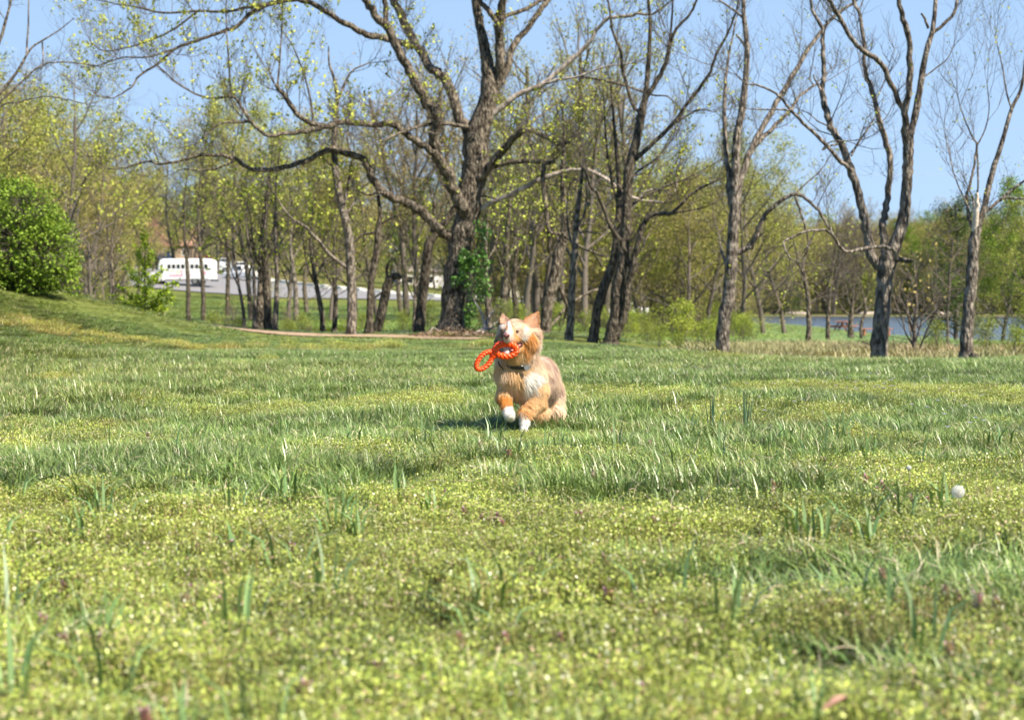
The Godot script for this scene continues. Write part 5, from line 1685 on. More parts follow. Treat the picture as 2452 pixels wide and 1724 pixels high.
func build_far_things() -> void:
	build_bus()
	var pk := hit(582, 673, 100.0)
	build_car("pickup_truck", ground_at(pk.x, pk.y) + Vector3.UP * 0.11, -PI / 2 - 0.5, Color(0.68, 0.68, 0.68), "white pickup truck parked to the right of the bus", true)
	get_node("pickup_truck").scale = Vector3.ONE * 0.86
	build_car("parked_car", foot(394, 190.0), 0.3, Color(0.02, 0.03, 0.09), "dark blue car parked above the bus roof")
	build_car("parked_car", foot(482, 190.0), -1.3, Color(0.42, 0.02, 0.03), "red car parked behind the bus")
	build_car("parked_car", foot(520, 188.0), -1.2, Color(0.45, 0.48, 0.55), "silver car parked beside the red car")
	build_car("parked_car", foot(565, 182.0), -1.4, Color(0.62, 0.64, 0.66), "pale grey car parked above the pickup")
	build_car("parked_car", foot(205, 180.0), -1.5, Color(0.55, 0.52, 0.5), "beige car parked beside the globe lamp")
	build_car("parked_car", foot(268, 184.0), -1.0, Color(0.03, 0.03, 0.05), "black car parked right of the globe lamp")
	build_car("parked_car", foot(1298, 160.0), -1.5, Color(0.72, 0.72, 0.72), "white car parked behind the leaning brown trunk")
	build_car("parked_car", foot(1500, 150.0), -1.5, Color(0.72, 0.72, 0.72), "white car behind the tall dark tree with upswept limbs")
	build_house(1190, 215.0, 15.0, 2.8, 2.6, Color(0.62, 0.58, 0.52), Color(0.30, 0.14, 0.095), 0.1, "house with a brick-red roof right of the oak")
	build_house(1400, 205.0, 13.0, 2.8, 2.4, Color(0.60, 0.52, 0.45), Color(0.34, 0.16, 0.11), -0.2, "house with a red-brown roof behind the slim grey trunk")
	build_house(360, 240.0, 16.0, 2.6, 3.0, Color(0.36, 0.26, 0.20), Color(0.36, 0.20, 0.15), 0.15, "house with a faded red roof above the bus")
	build_house(1035, 225.0, 12.0, 2.8, 2.4, Color(0.75, 0.74, 0.72), Color(0.20, 0.17, 0.16), 0.2, "white house glimpsed left of the oak trunk")
	# globe lamp
	var b := foot(244, 150.0)
	var lp := thing("globe_lamp", b, "white globe lamp on a thin post behind the green bush", "lamp post")
	var gl := at(244, 570, 150.0)
	var h := gl.y - b.y
	var ps := MB.new()
	ps.tube(PackedVector3Array([Vector3(0, -0.1, 0), Vector3(0, h * 0.5, 0), Vector3(0, h - 0.15, 0)]), PackedFloat32Array([0.07, 0.055, 0.045]), 8)
	part("post", ps, flat(Color(0.05, 0.05, 0.05), 0.5), lp)
	var gb := MB.new()
	gb.ball(Vector3(0, h, 0), Vector3.ONE * 0.19, Color.WHITE, 10)
	part("globe", gb, flat(Color(0.9, 0.9, 0.88), 0.25), lp)
	var cp := MB.new()
	cp.tube(PackedVector3Array([Vector3(0, h - 0.24, 0), Vector3(0, h - 0.14, 0)]), PackedFloat32Array([0.06, 0.12]), 10)
	part("collar", cp, flat(Color(0.05, 0.05, 0.05), 0.5), lp)
	# yellow marker flag in the grass
	b = foot(239, 34.0)
	var fl := thing("marker_flag", b, "small yellow marker flag on a wire below the bush", "flag")
	var tp := at(239, 722, 34.0)
	var wr := MB.new()
	wr.tube(PackedVector3Array([Vector3(0, -0.05, 0), Vector3(0, maxf(tp.y - b.y, 0.25), 0)]), PackedFloat32Array([0.004, 0.004]), 4)
	part("wire", wr, M.metal, fl)
	var cl := MB.new()
	cl.box(Vector3(0.045, maxf(tp.y - b.y, 0.25) - 0.07, 0.004), Vector3(0.09, 0.15, 0.006), Basis(Vector3.UP, 0.3))
	part("cloth", cl, flat(Color(0.85, 0.50, 0.02), 0.7), fl)
	# picnic table and bench by the lake
	picnic(foot(2018, 96.0), 1.15, "red-brown picnic table on the lake shore")
	var bp := foot(2098, 72.0)
	var bn := thing("park_bench", bp, "low red-brown bench left of the pale forked tree", "bench")
	bn.rotation.y = 0.15
	var rd := flat(Color(0.30, 0.12, 0.075), 0.8)
	for k in 3:
		pane(bn, "seat_board", Vector3(0, 0.45, -0.16 + 0.16 * k), Vector3(1.7, 0.05, 0.14), rd)
	for s in [-0.65, 0.65]:
		pane(bn, "leg", Vector3(s, 0.2, 0), Vector3(0.1, 0.44, 0.4), rd)
	# pale rocks on the far shore
	var rng := RandomNumberGenerator.new()
	rng.seed = 17
	for e in [[1905, 742, 2.6, "long pale rock right of the clipped evergreens"], [1918, 747, 1.4, "small pale rock on the far shore"], [2075, 741, 1.6, "pale rock behind the bent lakeside tree"], [2090, 747, 1.3, "white rock left of the pale forked tree across the lake"], [2252, 738, 1.5, "pale rock on the far shore left of the broken-topped tree"], [2272, 740, 1.2, "smaller pale rock beside the broken-topped tree across the lake"]]:
		var d: float = 309.0
		var p := foot(e[0], d)
		var mb := MB.new()
		mb.ball(Vector3.ZERO, Vector3(e[2], 0.55, 0.8), Color.WHITE, 8)
		for k in mb.v.size():
			mb.v[k] *= 1.0 + 0.3 * fine.get_noise_3dv(mb.v[k] * 30.0 + Vector3.ONE * e[0])
		var o := top("shore_rock", mb, M.bark_pale, e[3], "rock", "pale rocks on the far shore")
		o.position = p + Vector3.UP * 0.25
	# two faint power lines
	for e in [[300, 0], [410, 1]]:
		var mb := MB.new()
		var pts := PackedVector3Array()
		var rad := PackedFloat32Array()
		for k in 13:
			var t := k / 12.0
			pts.append(at(1700 + 1100 * t, e[0] + 8.0 * sin(PI * t), 190.0))
			rad.append(0.022)
		mb.tube(pts, rad, 5)
		top("power_line", mb, flat(Color(0.35, 0.38, 0.42), 0.6), ["upper faint power line crossing the sky at the right", "lower faint power line crossing the sky at the right"][e[1]], "cable", "power lines")

func picnic(pos: Vector3, turn: float, label: String) -> void:
	var t := thing("picnic_table", pos, label, "table")
	t.rotation.y = turn
	var rd := flat(Color(0.33, 0.14, 0.085), 0.8)
	for k in 5:
		pane(t, "top_board", Vector3(0, 0.74, -0.34 + 0.17 * k), Vector3(1.9, 0.05, 0.15), rd)
	for s in [-1.0, 1.0]:
		for k in 2:
			pane(t, "seat_board", Vector3(0, 0.44, s * (0.66 + 0.16 * k)), Vector3(1.9, 0.05, 0.14), rd)
		var lg := MB.new()
		lg.box(Vector3(s * 0.7, 0.36, 0.28), Vector3(0.08, 0.86, 0.1), Basis(Vector3.RIGHT, -0.5))
		lg.box(Vector3(s * 0.7, 0.36, -0.28), Vector3(0.082, 0.86, 0.1), Basis(Vector3.RIGHT, 0.5))
		lg.box(Vector3(s * 0.7, 0.4, 0), Vector3(0.075, 0.1, 1.5))
		part("leg_frame", lg, rd, t)

# ---------------------------------------------------------------- the dog and its toy
const DOG_D := 7.6
var dog_base := Vector3.ZERO

func dp(px: float, py: float, z: float) -> Vector3:
	return at(px, py, DOG_D - z) - dog_base

func nets(bones: Array, cell: float) -> MB:
	# smooth union of tapered capsules, meshed with one vertex in each cell that the surface crosses
	var lo := Vector3.ONE * 1e9
	var hi := Vector3.ONE * -1e9
	for b in bones:
		var rr := maxf(b.ra, b.rb) + cell * 4.0
		lo = lo.min(b.a.min(b.b) - Vector3.ONE * rr)
		hi = hi.max(b.a.max(b.b) + Vector3.ONE * rr)
	var nx := int((hi.x - lo.x) / cell) + 2
	var ny := int((hi.y - lo.y) / cell) + 2
	var nz := int((hi.z - lo.z) / cell) + 2
	var f := PackedFloat32Array()
	f.resize(nx * ny * nz)
	f.fill(1.0)
	for b in bones:
		var a: Vector3 = b.a
		var ba: Vector3 = b.b - b.a
		var inv := 1.0 / maxf(ba.length_squared(), 1e-8)
		var ra: float = b.ra
		var rb: float = b.rb
		var kk: float = b.k
		var ext := maxf(ra, rb) + kk + cell * 2.5
		var l0: Vector3 = (b.a.min(b.b) - Vector3.ONE * ext - lo) / cell
		var h0: Vector3 = (b.a.max(b.b) + Vector3.ONE * ext - lo) / cell
		for z in range(maxi(int(l0.z), 0), mini(int(h0.z) + 1, nz)):
			for y in range(maxi(int(l0.y), 0), mini(int(h0.y) + 1, ny)):
				var row := (z * ny + y) * nx
				for x in range(maxi(int(l0.x), 0), mini(int(h0.x) + 1, nx)):
					var p := lo + Vector3(x, y, z) * cell - a
					var t := clampf(p.dot(ba) * inv, 0.0, 1.0)
					var dd := (p - ba * t).length() - lerpf(ra, rb, t)
					var o := f[row + x]
					var h := clampf(0.5 + 0.5 * (o - dd) / kk, 0.0, 1.0)
					f[row + x] = lerpf(o, dd, h) - kk * h * (1.0 - h)
	var mb := MB.new()
	var id := PackedInt32Array()
	id.resize(nx * ny * nz)
	id.fill(-1)
	var sx := 1
	var sy := nx
	var sz := nx * ny
	var off := [0, sx, sy, sx + sy, sz, sx + sz, sy + sz, sx + sy + sz]
	for z in nz - 1:
		for y in ny - 1:
			for x in nx - 1:
				var i := z * sz + y * sy + x
				if absf(f[i]) > cell * 2.0:
					continue
				var mask := 0
				for q in 8:
					if f[i + off[q]] < 0.0:
						mask |= 1 << q
				if mask == 0 or mask == 255:
					continue
				var sum := Vector3.ZERO
				var cnt := 0
				for e in [[0, 1], [2, 3], [4, 5], [6, 7], [0, 2], [1, 3], [4, 6], [5, 7], [0, 4], [1, 5], [2, 6], [3, 7]]:
					var va := f[i + off[e[0]]]
					var vb := f[i + off[e[1]]]
					if (va < 0.0) != (vb < 0.0):
						var t := va / (va - vb)
						var pa := Vector3(e[0] & 1, (e[0] >> 1) & 1, e[0] >> 2)
						var pb := Vector3(e[1] & 1, (e[1] >> 1) & 1, e[1] >> 2)
						sum += pa.lerp(pb, t)
						cnt += 1
				id[i] = mb.v.size()
				mb.v.append(lo + (Vector3(x, y, z) + sum / cnt) * cell)
				var g := Vector3(f[i + 1] - f[i] + f[i + 1 + sy] - f[i + sy] + f[i + 1 + sz] - f[i + sz] + f[i + 1 + sy + sz] - f[i + sy + sz],
					f[i + sy] - f[i] + f[i + sy + 1] - f[i + 1] + f[i + sy + sz] - f[i + sz] + f[i + 1 + sy + sz] - f[i + 1 + sz],
					f[i + sz] - f[i] + f[i + sz + 1] - f[i + 1] + f[i + sy + sz] - f[i + sy] + f[i + 1 + sy + sz] - f[i + 1 + sy])
				mb.n.append(g.normalized())
				mb.c.append(Color.WHITE)
	for z in range(1, nz - 1):
		for y in range(1, ny - 1):
			for x in range(1, nx - 1):
				var i := z * sz + y * sy + x
				if id[i] < 0 and absf(f[i]) > cell * 1.8:
					continue
				var inside := f[i] < 0.0
				for ax in 3:
					var st: int = [sx, sy, sz][ax]
					if (f[i + st] < 0.0) == inside:
						continue
					var u: int = [sy, sz, sx][ax]
					var w: int = [sz, sx, sy][ax]
					var a := id[i]
					var b := id[i - u]
					var c := id[i - u - w]
					var d := id[i - w]
					if a < 0 or b < 0 or c < 0 or d < 0:
						continue
					if inside:
						for q in [a, c, b, a, d, c]:
							mb.ix.append(q)
					else:
						for q in [a, b, c, a, c, d]:
							mb.ix.append(q)
	return mb

func bone(list: Array, p: Array, ra: float, q: Array, rb: float, k: float, fur: float, col: String) -> void:
	list.append({"a": dp(p[0], p[1], p[2]), "ra": ra, "b": dp(q[0], q[1], q[2]), "rb": rb, "k": k, "fur": fur, "col": col})

func near_bone(bones: Array, p: Vector3) -> Dictionary:
	var best: Dictionary = bones[0]
	var bd := 1e9
	for b in bones:
		var ba: Vector3 = b.b - b.a
		var t := clampf((p - b.a).dot(ba) / maxf(ba.length_squared(), 1e-8), 0.0, 1.0)
		var dd: float = (p - b.a - ba * t).length() - lerpf(b.ra, b.rb, t)
		if dd < bd:
			bd = dd
			best = b
	return best

func coat(key: String, p: Vector3) -> Color:
	var n1 := fine.get_noise_3dv(p * 240.0 + Vector3(7, 3, 1) * 10.0)
	var n2 := fine.get_noise_3dv(p * 620.0 + Vector3(1, 9, 4) * 10.0)
	var copper := Color(0.50, 0.20, 0.045)
	var tan_ := Color(0.66, 0.42, 0.21)
	var cream := Color(0.72, 0.54, 0.39)
	var white := Color(0.76, 0.73, 0.69)
	var brown := Color(0.20, 0.095, 0.055)
	match key:
		"copper":
			return copper.lerp(tan_, ss(-0.2, 0.5, n1))
		"white":
			return white.lerp(cream, ss(0.25, 0.6, n1) * 0.5)
		"tan":
			return tan_.lerp(cream, ss(-0.1, 0.5, n1))
		"merle":
			var m := cream.lerp(Color(0.62, 0.46, 0.375), ss(-0.3, 0.3, n1))
			return m.lerp(Color(0.36, 0.22, 0.16), ss(0.06, 0.3, n1 + 0.7 * n2) * 0.75)
		"head":
			var h := Color(0.64, 0.45, 0.32).lerp(brown, ss(0.05, 0.3, n1 + 0.4 * n2) * 0.7)
			return h.lerp(white, ss(0.12, 0.3, -n1 - 0.3 * n2) * 0.7)
		"sock":
			return white if n1 > -0.3 else cream
	return cream

func build_dog() -> void:
	dog_base = foot(1250, DOG_D)
	var root := thing("running_dog", dog_base, "red merle shepherd dog running towards the camera with an orange toy", "dog")
	var bones := []
	# trunk
	bone(bones, [1284, 888, -0.12], 0.068, [1294, 890, -0.34], 0.082, 0.05, 0.034, "merle")
	bone(bones, [1279, 910, -0.16], 0.095, [1288, 914, -0.36], 0.098, 0.05, 0.036, "merle")
	bone(bones, [1290, 918, -0.36], 0.103, [1296, 926, -0.54], 0.108, 0.05, 0.038, "merle")
	bone(bones, [1232, 903, -0.02], 0.062, [1238, 926, -0.05], 0.058, 0.05, 0.038, "tan")
	bone(bones, [1258, 903, -0.03], 0.072, [1266, 922, -0.08], 0.068, 0.05, 0.042, "chest")
	bone(bones, [1255, 930, -0.06], 0.055, [1280, 936, -0.30], 0.06, 0.05, 0.034, "white")
	# neck and ruff
	bone(bones, [1243, 815, 0.03], 0.060, [1240, 872, -0.03], 0.074, 0.045, 0.035, "tan")
	bone(bones, [1260, 838, 0.0], 0.045, [1268, 885, -0.05], 0.068, 0.045, 0.045, "cream")
	bone(bones, [1212, 860, 0.01], 0.045, [1214, 890, 0.0], 0.06, 0.04, 0.035, "tan")
	# raised left foreleg
	bone(bones, [1214, 922, -0.02], 0.046, [1206, 952, 0.0], 0.035, 0.035, 0.020, "tan")
	bone(bones, [1206, 952, 0.0], 0.035, [1213, 976, 0.06], 0.025, 0.02, 0.014, "copper")
	bone(bones, [1214, 978, 0.06], 0.025, [1220, 994, 0.10], 0.025, 0.015, 0.010, "sock")
	bone(bones, [1220, 995, 0.105], 0.021, [1224, 1001, 0.09], 0.016, 0.012, 0.006, "sock")
	for e in [[1215, 1003], [1221, 1007], [1228, 1004]]:
		bone(bones, [1220, 996, 0.10], 0.017, [e[0], e[1], 0.085], 0.012, 0.006, 0.004, "pad" if e[0] > 1218 else "sock")
	# right foreleg coming down
	bone(bones, [1284, 934, -0.05], 0.058, [1284, 960, -0.04], 0.043, 0.035, 0.03, "tan")
	bone(bones, [1284, 960, -0.04], 0.043, [1257, 990, 0.03], 0.028, 0.025, 0.024, "leg")
	bone(bones, [1256, 992, 0.03], 0.028, [1256, 1013, 0.04], 0.025, 0.015, 0.010, "sock")
	bone(bones, [1256, 1017, 0.045], 0.022, [1254, 1030, 0.06], 0.018, 0.012, 0.006, "sock")
	for e in [1247, 1252, 1258, 1263]:
		bone(bones, [1255, 1025, 0.055], 0.016, [e, 1036, 0.075], 0.0105, 0.006, 0.004, "sock")
	# hind legs gathered under the body
	bone(bones, [1290, 945, -0.46], 0.09, [1289, 985, -0.36], 0.052, 0.04, 0.03, "tan")
	bone(bones, [1289, 985, -0.36], 0.045, [1286, 1007, -0.42], 0.027, 0.02, 0.016, "copper")
	bone(bones, [1286, 1007, -0.42], 0.025, [1275, 1022, -0.33], 0.023, 0.015, 0.008, "copper")
	bone(bones, [1275, 1022, -0.33], 0.025, [1271, 1029, -0.28], 0.019, 0.012, 0.006, "sock")
	bone(bones, [1312, 948, -0.54], 0.088, [1322, 984, -0.48], 0.054, 0.04, 0.036, "cream")
	bone(bones, [1322, 984, -0.48], 0.045, [1330, 1004, -0.56], 0.028, 0.02, 0.024, "tan")
	bone(bones, [1330, 1004, -0.56], 0.027, [1329, 1019, -0.52], 0.025, 0.015, 0.014, "cream")
	bone(bones, [1329, 1019, -0.52], 0.026, [1327, 1026, -0.46], 0.021, 0.012, 0.006, "sock")
	# feathering behind the thigh
	bone(bones, [1308, 985, -0.55], 0.034, [1311, 1012, -0.55], 0.022, 0.03, 0.04, "cream")
	bone(bones, [1334, 975, -0.58], 0.032, [1336, 1008, -0.60], 0.02, 0.03, 0.04, "cream")
	var body := nets(bones, 0.0085)
	# head on a finer grid
	var hb := []
	bone(hb, [1240, 795, 0.075], 0.064, [1236, 792, 0.10], 0.060, 0.03, 0.014, "head")
	bone(hb, [1229, 786, 0.118], 0.036, [1221, 797, 0.155], 0.024, 0.03, 0.0065, "blaze")
	bone(hb, [1222, 802, 0.145], 0.029, [1214, 805, 0.232], 0.0165, 0.022, 0.0055, "muzzle")
	bone(hb, [1224, 812, 0.135], 0.030, [1214, 813, 0.220], 0.0175, 0.015, 0.0055, "muzzle")
	bone(hb, [1240, 811, 0.115], 0.026, [1226, 813, 0.165], 0.020, 0.02, 0.0065, "cheek")
	bone(hb, [1245, 800, 0.105], 0.030, [1240, 787, 0.122], 0.022, 0.018, 0.0065, "cheek")
	bone(hb, [1203, 800, 0.098], 0.030, [1204, 786, 0.118], 0.022, 0.018, 0.0065, "head")
	bone(hb, [1262, 815, 0.06], 0.046, [1254, 834, 0.06], 0.040, 0.025, 0.030, "copper")
	bone(hb, [1268, 800, 0.03], 0.048, [1270, 822, 0.02], 0.048, 0.03, 0.034, "head")
	bone(hb, [1206, 812, 0.06], 0.042, [1204, 835, 0.05], 0.040, 0.025, 0.022, "head")
	bone(hb, [1246, 834, 0.09], 0.024, [1214, 844, 0.170], 0.0205, 0.012, 0.006, "chin")
	bone(hb, [1232, 850, 0.07], 0.042, [1244, 852, 0.05], 0.05, 0.03, 0.022, "tan")
	var head := nets(hb, 0.0042)
	for set in [[body, bones], [head, hb]]:
		var mb: MB = set[0]
		for i in mb.v.size():
			mb.c[i] = dog_color(near_bone(set[1], mb.v[i]).col, mb.v[i])
	var eyes := []
	for e in [[1238.5, 794.5], [1203.0, 792.0]]:
		var best := dp(e[0], e[1], 0.10)
		var zmax := -1.0
		for q in head.v:
			var on := dp(e[0], e[1], q.z)
			if Vector2(q.x - on.x, q.y - on.y).length() < 0.006 and q.z > zmax:
				zmax = q.z
				best = on
		eyes.append(best - Vector3(0, 0, 0.0035))
	# ears: thin flaps, the left one folded narrow, the right one blown open
	var skin := MB.new()
	for mb in [body, head]:
		var s0: int = skin.v.size()
		skin.v.append_array(mb.v)
		skin.n.append_array(mb.n)
		skin.c.append_array(mb.c)
		for q in mb.ix:
			skin.ix.append(q + s0)
	ear(skin, dp(1249, 774, 0.075), dp(1286, 790, 0.04), dp(1289, 746, 0.06), 0.020, Color(0.42, 0.18, 0.07), Color(0.62, 0.38, 0.26))
	ear(skin, dp(1199, 774, 0.075), dp(1222, 772, 0.085), dp(1204, 751, 0.06), 0.012, Color(0.44, 0.22, 0.11), Color(0.56, 0.36, 0.27))
	var hide := flat(Color.WHITE, 0.85, true)
	hide.metallic_specular = 0.25
	part("body", skin, hide, root)
	# the coat
	var rng := RandomNumberGenerator.new()
	rng.seed = 3
	var fur := MB.new()
	for e in [[dp(1249, 774, 0.075), dp(1286, 790, 0.04), dp(1289, 746, 0.06), 260, Color(0.44, 0.20, 0.08)], [dp(1199, 775, 0.075), dp(1222, 773, 0.085), dp(1204, 751, 0.06), 150, Color(0.50, 0.30, 0.19)]]:
		for k in e[3]:
			var u := pow(rng.randf(), 1.4)
			var v := rng.randf() if k % 3 else roundf(rng.randf())
			var wide := pow(1.0 - u, 0.75) * (1.0 + 0.25 * sin(PI * u))
			var p: Vector3 = e[0].lerp(e[1], 0.5).lerp(e[2], u) + (e[1] - e[0]) * (v - 0.5) * wide + Vector3(0, 0, 0.003)
			var dirv: Vector3 = ((e[2] - e[0].lerp(e[1], 0.5)).normalized() * 0.9 + (e[1] - e[0]).normalized() * (v - 0.5) * 1.2 + Vector3(0, 0, 0.15) + jitter(rng) * 0.2).normalized()
			strand(fur, p, dirv, Vector3(0, 0.2, 1).normalized(), rng.randf_range(0.004, 0.010), 0.0008, e[4], rng)
	for set in [[body, bones, 10], [head, hb, 3]]:
		var mb: MB = set[0]
		for i in mb.v.size():
			var b := near_bone(set[1], mb.v[i])
			if b.fur < 0.005 or eyes.any(func(q): return q.distance_to(mb.v[i]) < 0.0115):
				continue
			for k in int(set[2]):
				var nn := mb.n[i]
				var p := mb.v[i] + jitter(rng) * (0.006 if set[2] > 5 else 0.003)
				var flow := Vector3(0.18, -0.75, -0.35)
				if b.col == "head" or b.col == "blaze":
					flow = Vector3(0.35, -0.25, -0.6)
				flow += Vector3(fine.get_noise_3dv(p * 130.0), fine.get_noise_3dv(p * 130.0 + Vector3.ONE * 90.0), fine.get_noise_3dv(p * 130.0 + Vector3.ONE * 190.0)) * 0.9
				flow -= nn * nn.dot(flow)
				var dirv := (flow.normalized() + nn * rng.randf_range(0.06, 0.24) + jitter(rng) * 0.09).normalized()
				var ln: float = b.fur * rng.randf_range(0.7, 1.8)
				strand(fur, p - nn * 0.002, dirv, nn, ln, 0.0006 + 0.014 * b.fur, dog_color(b.col, p), rng)
	var coat_mat := flat(Color.WHITE, 0.6, true)
	coat_mat.metallic_specular = 0.35
	coat_mat.backlight_enabled = true
	coat_mat.backlight = Color(0.3, 0.25, 0.2).linear_to_srgb()
	var ft := part("coat", fur, coat_mat, root)
	ft.set_meta("kind", "stuff")
	# eyes, nose, mouth
	for c in eyes:
		var ey := MB.new()
		ey.ball(c, Vector3(0.0092, 0.0074, 0.0085), Color(0.22, 0.125, 0.07), 8)
		var o := part("eye", ey, M.shiny, root)
		var pu := MB.new()
		pu.ball(c + Vector3(-0.0006, 0.0004, 0.0052), Vector3(0.0052, 0.0050, 0.0040), Color(0.01, 0.008, 0.006), 7)
		part("pupil", pu, M.glass, o)
		var lid := MB.new()
		var arc := PackedVector3Array()
		var ar := PackedFloat32Array()
		for k in 9:
			var a := PI * k / 8.0
			arc.append(c + Vector3(cos(a) * 0.0112, sin(a) * 0.0072 - 0.0005, 0.0035 + 0.003 * sin(a)))
			ar.append(0.0022)
		lid.tube(arc, ar, 5, Color(0.10, 0.055, 0.035))
		part("eyelid", lid, M.plain, o)
	var nose := MB.new()
	nose.ball(dp(1213, 803, 0.252), Vector3(0.0175, 0.0135, 0.011), Color(0.22, 0.085, 0.08), 10)
	nose.ball(dp(1213, 807, 0.250), Vector3(0.009, 0.012, 0.009), Color(0.22, 0.085, 0.08), 8)
	var no := part("nose", nose, flat(Color.WHITE, 0.4, true), root)
	for s in [-1.0, 1.0]:
		var hole := MB.new()
		hole.ball(dp(1213 + s * 4.0, 804, 0.2615), Vector3(0.0042, 0.0038, 0.0035), Color(0.03, 0.012, 0.01), 6)
		part("nostril", hole, M.plain, no)
	var mouth := MB.new()
	mouth.ball(dp(1238, 824, 0.104), Vector3(0.033, 0.019, 0.040), Color(0.07, 0.014, 0.012), 10, Basis(Vector3.FORWARD, 0.25))
	part("mouth_lining", mouth, M.plain, root)
	var flew := MB.new()
	var fp := PackedVector3Array()
	var fr := PackedFloat32Array()
	for e in [[1226, 819, 0.150], [1236, 816.5, 0.146], [1244, 817, 0.138], [1249, 820, 0.130], [1250, 825, 0.126], [1246, 830, 0.130], [1240, 833, 0.138], [1232, 836, 0.146]]:
		fp.append(dp(e[0], e[1], e[2]))
		fr.append(0.0042)
	flew.tube(fp, fr, 6, Color(0.12, 0.055, 0.04))
	part("lip", flew, M.plain, root)
	var inner := MB.new()
	inner.ball(dp(1241, 828, 0.126), Vector3(0.017, 0.008, 0.018), Color(0.60, 0.20, 0.18), 8, Basis(Vector3.BACK, 0.5))
	part("tongue", inner, M.shiny, root)
	var tongue := MB.new()
	tongue.ball(dp(1226, 834, 0.165), Vector3(0.016, 0.006, 0.034), Color(0.62, 0.22, 0.20), 8, Basis(Vector3.RIGHT, 0.35))
	part("tongue", tongue, M.shiny, root)
	for e in [[1206.5, 831], [1220, 830], [1210.5, 833], [1216, 833]]:
		var th := MB.new()
		var q := dp(e[0], e[1], 0.188)
		th.tube(PackedVector3Array([q - Vector3.UP * 0.009, q + Vector3.UP * 0.003]), PackedFloat32Array([0.0035, 0.0008]), 6, Color(0.85, 0.82, 0.75))
		part("tooth", th, M.shiny, root)
	# collar with ring and tag
	var cm := dp(1238, 866, 0.0)
	var band := MB.new()
	var ring := PackedVector3Array()
	var rr := PackedFloat32Array()
	var tilt := Basis(Vector3.RIGHT, 0.42) * Basis(Vector3.FORWARD, 0.05)
	for k in 33:
		var a := TAU * k / 32.0
		ring.append(cm + tilt * Vector3(cos(a) * 0.094, 0, sin(a) * 0.094 - 0.02))
		rr.append(0.011)
	band.tube(ring, rr, 8, Color(0.012, 0.012, 0.014))
	var col := part("collar", band, flat(Color.WHITE, 0.55, true), root)
	var tg := MB.new()
	var tp := dp(1262, 880, 0.082)
	tg.tube(PackedVector3Array([tp, tp + Vector3(0.0, 0.0, 0.003)]), PackedFloat32Array([0.0155, 0.0155]), 14)
	part("name_tag", tg, flat(Color(0.16, 0.17, 0.17), 0.35), col)
	var rg := MB.new()
	var rp := PackedVector3Array()
	var rq := PackedFloat32Array()
	for k in 13:
		var a := TAU * k / 12.0
		rp.append(dp(1252, 872, 0.088) + Vector3(cos(a) * 0.007, sin(a) * 0.012, 0.0))
		rq.append(0.002)
	rg.tube(rp, rq, 6)
	part("tag_ring", rg, M.metal, col)
	var sp := MB.new()
	sp.tube(PackedVector3Array([dp(1193, 866, 0.07), dp(1196, 875, 0.085), dp(1203, 882, 0.09), dp(1206, 887, 0.088)]), PackedFloat32Array([0.004, 0.004, 0.004, 0.0025]), 6)
	part("strap_end", sp, flat(Color(0.015, 0.015, 0.017), 0.5), col)
	build_toy()

func dog_color(key: String, p: Vector3) -> Color:
	match key:
		"chest":
			# white blaze down the chest, tan beside it
			var w := 1.0 - ss(0.035, 0.075, absf(p.x - 0.052) - 0.02 * fine.get_noise_3dv(p * 300.0)) * (1.0 - ss(0.29, 0.34, p.y))
			return coat("tan", p).lerp(coat("white", p), w)
		"cheek":
			return Color(0.52, 0.27, 0.10).lerp(coat("cream", p), ss(0.0, 0.4, fine.get_noise_3dv(p * 300.0)) * 0.6)
		"leg":
			return coat("tan", p).lerp(coat("copper", p), 1.0 - ss(-0.01, 0.06, p.x))
		"chin":
			return Color(0.66, 0.58, 0.52).lerp(Color(0.50, 0.26, 0.10), ss(-0.05, 0.0, p.x))
		"pad":
			return Color(0.28, 0.12, 0.09)
		"blaze":
			return coat("white", p).lerp(Color(0.50, 0.28, 0.15), ss(0.004, 0.014, absf(p.x + 0.060 + 0.25 * (p.y - 0.55))))
		"muzzle":
			return Color(0.60, 0.48, 0.41).lerp(Color(0.46, 0.22, 0.08), ss(-0.062, -0.03, p.x))
		"head":
			if p.x < -0.09:
				return Color(0.42, 0.36, 0.33).lerp(Color(0.20, 0.15, 0.13), ss(0.0, 0.3, fine.get_noise_3dv(p * 400.0)))
			return coat("head", p)
	return coat(key, p)

func strand(mb: MB, p: Vector3, dir: Vector3, nn: Vector3, ln: float, w: float, col: Color, rng: RandomNumberGenerator) -> void:
	var side := dir.cross(nn).normalized() * w
	var bend := (Vector3.DOWN * 0.35 + jitter(rng) * 0.25) * ln
	var p1 := p + dir * ln * 0.55 + bend * 0.12
	var p2 := p + dir * ln + bend * 0.5
	var k := rng.randf_range(0.86, 1.14)
	var c := Color(col.r * k, col.g * k, col.b * k)
	var s := mb.v.size()
	mb.v.append(p - side)
	mb.v.append(p + side)
	mb.v.append(p1 + side * 0.8)
	mb.v.append(p1 - side * 0.8)
	mb.v.append(p2)
	var n2 := (nn + jitter(rng) * 0.25).normalized()
	for q in 5:
		mb.n.append(n2)
		mb.c.append(c)
	for q in [0, 1, 2, 0, 2, 3, 3, 2, 4]:
		mb.ix.append(s + q)

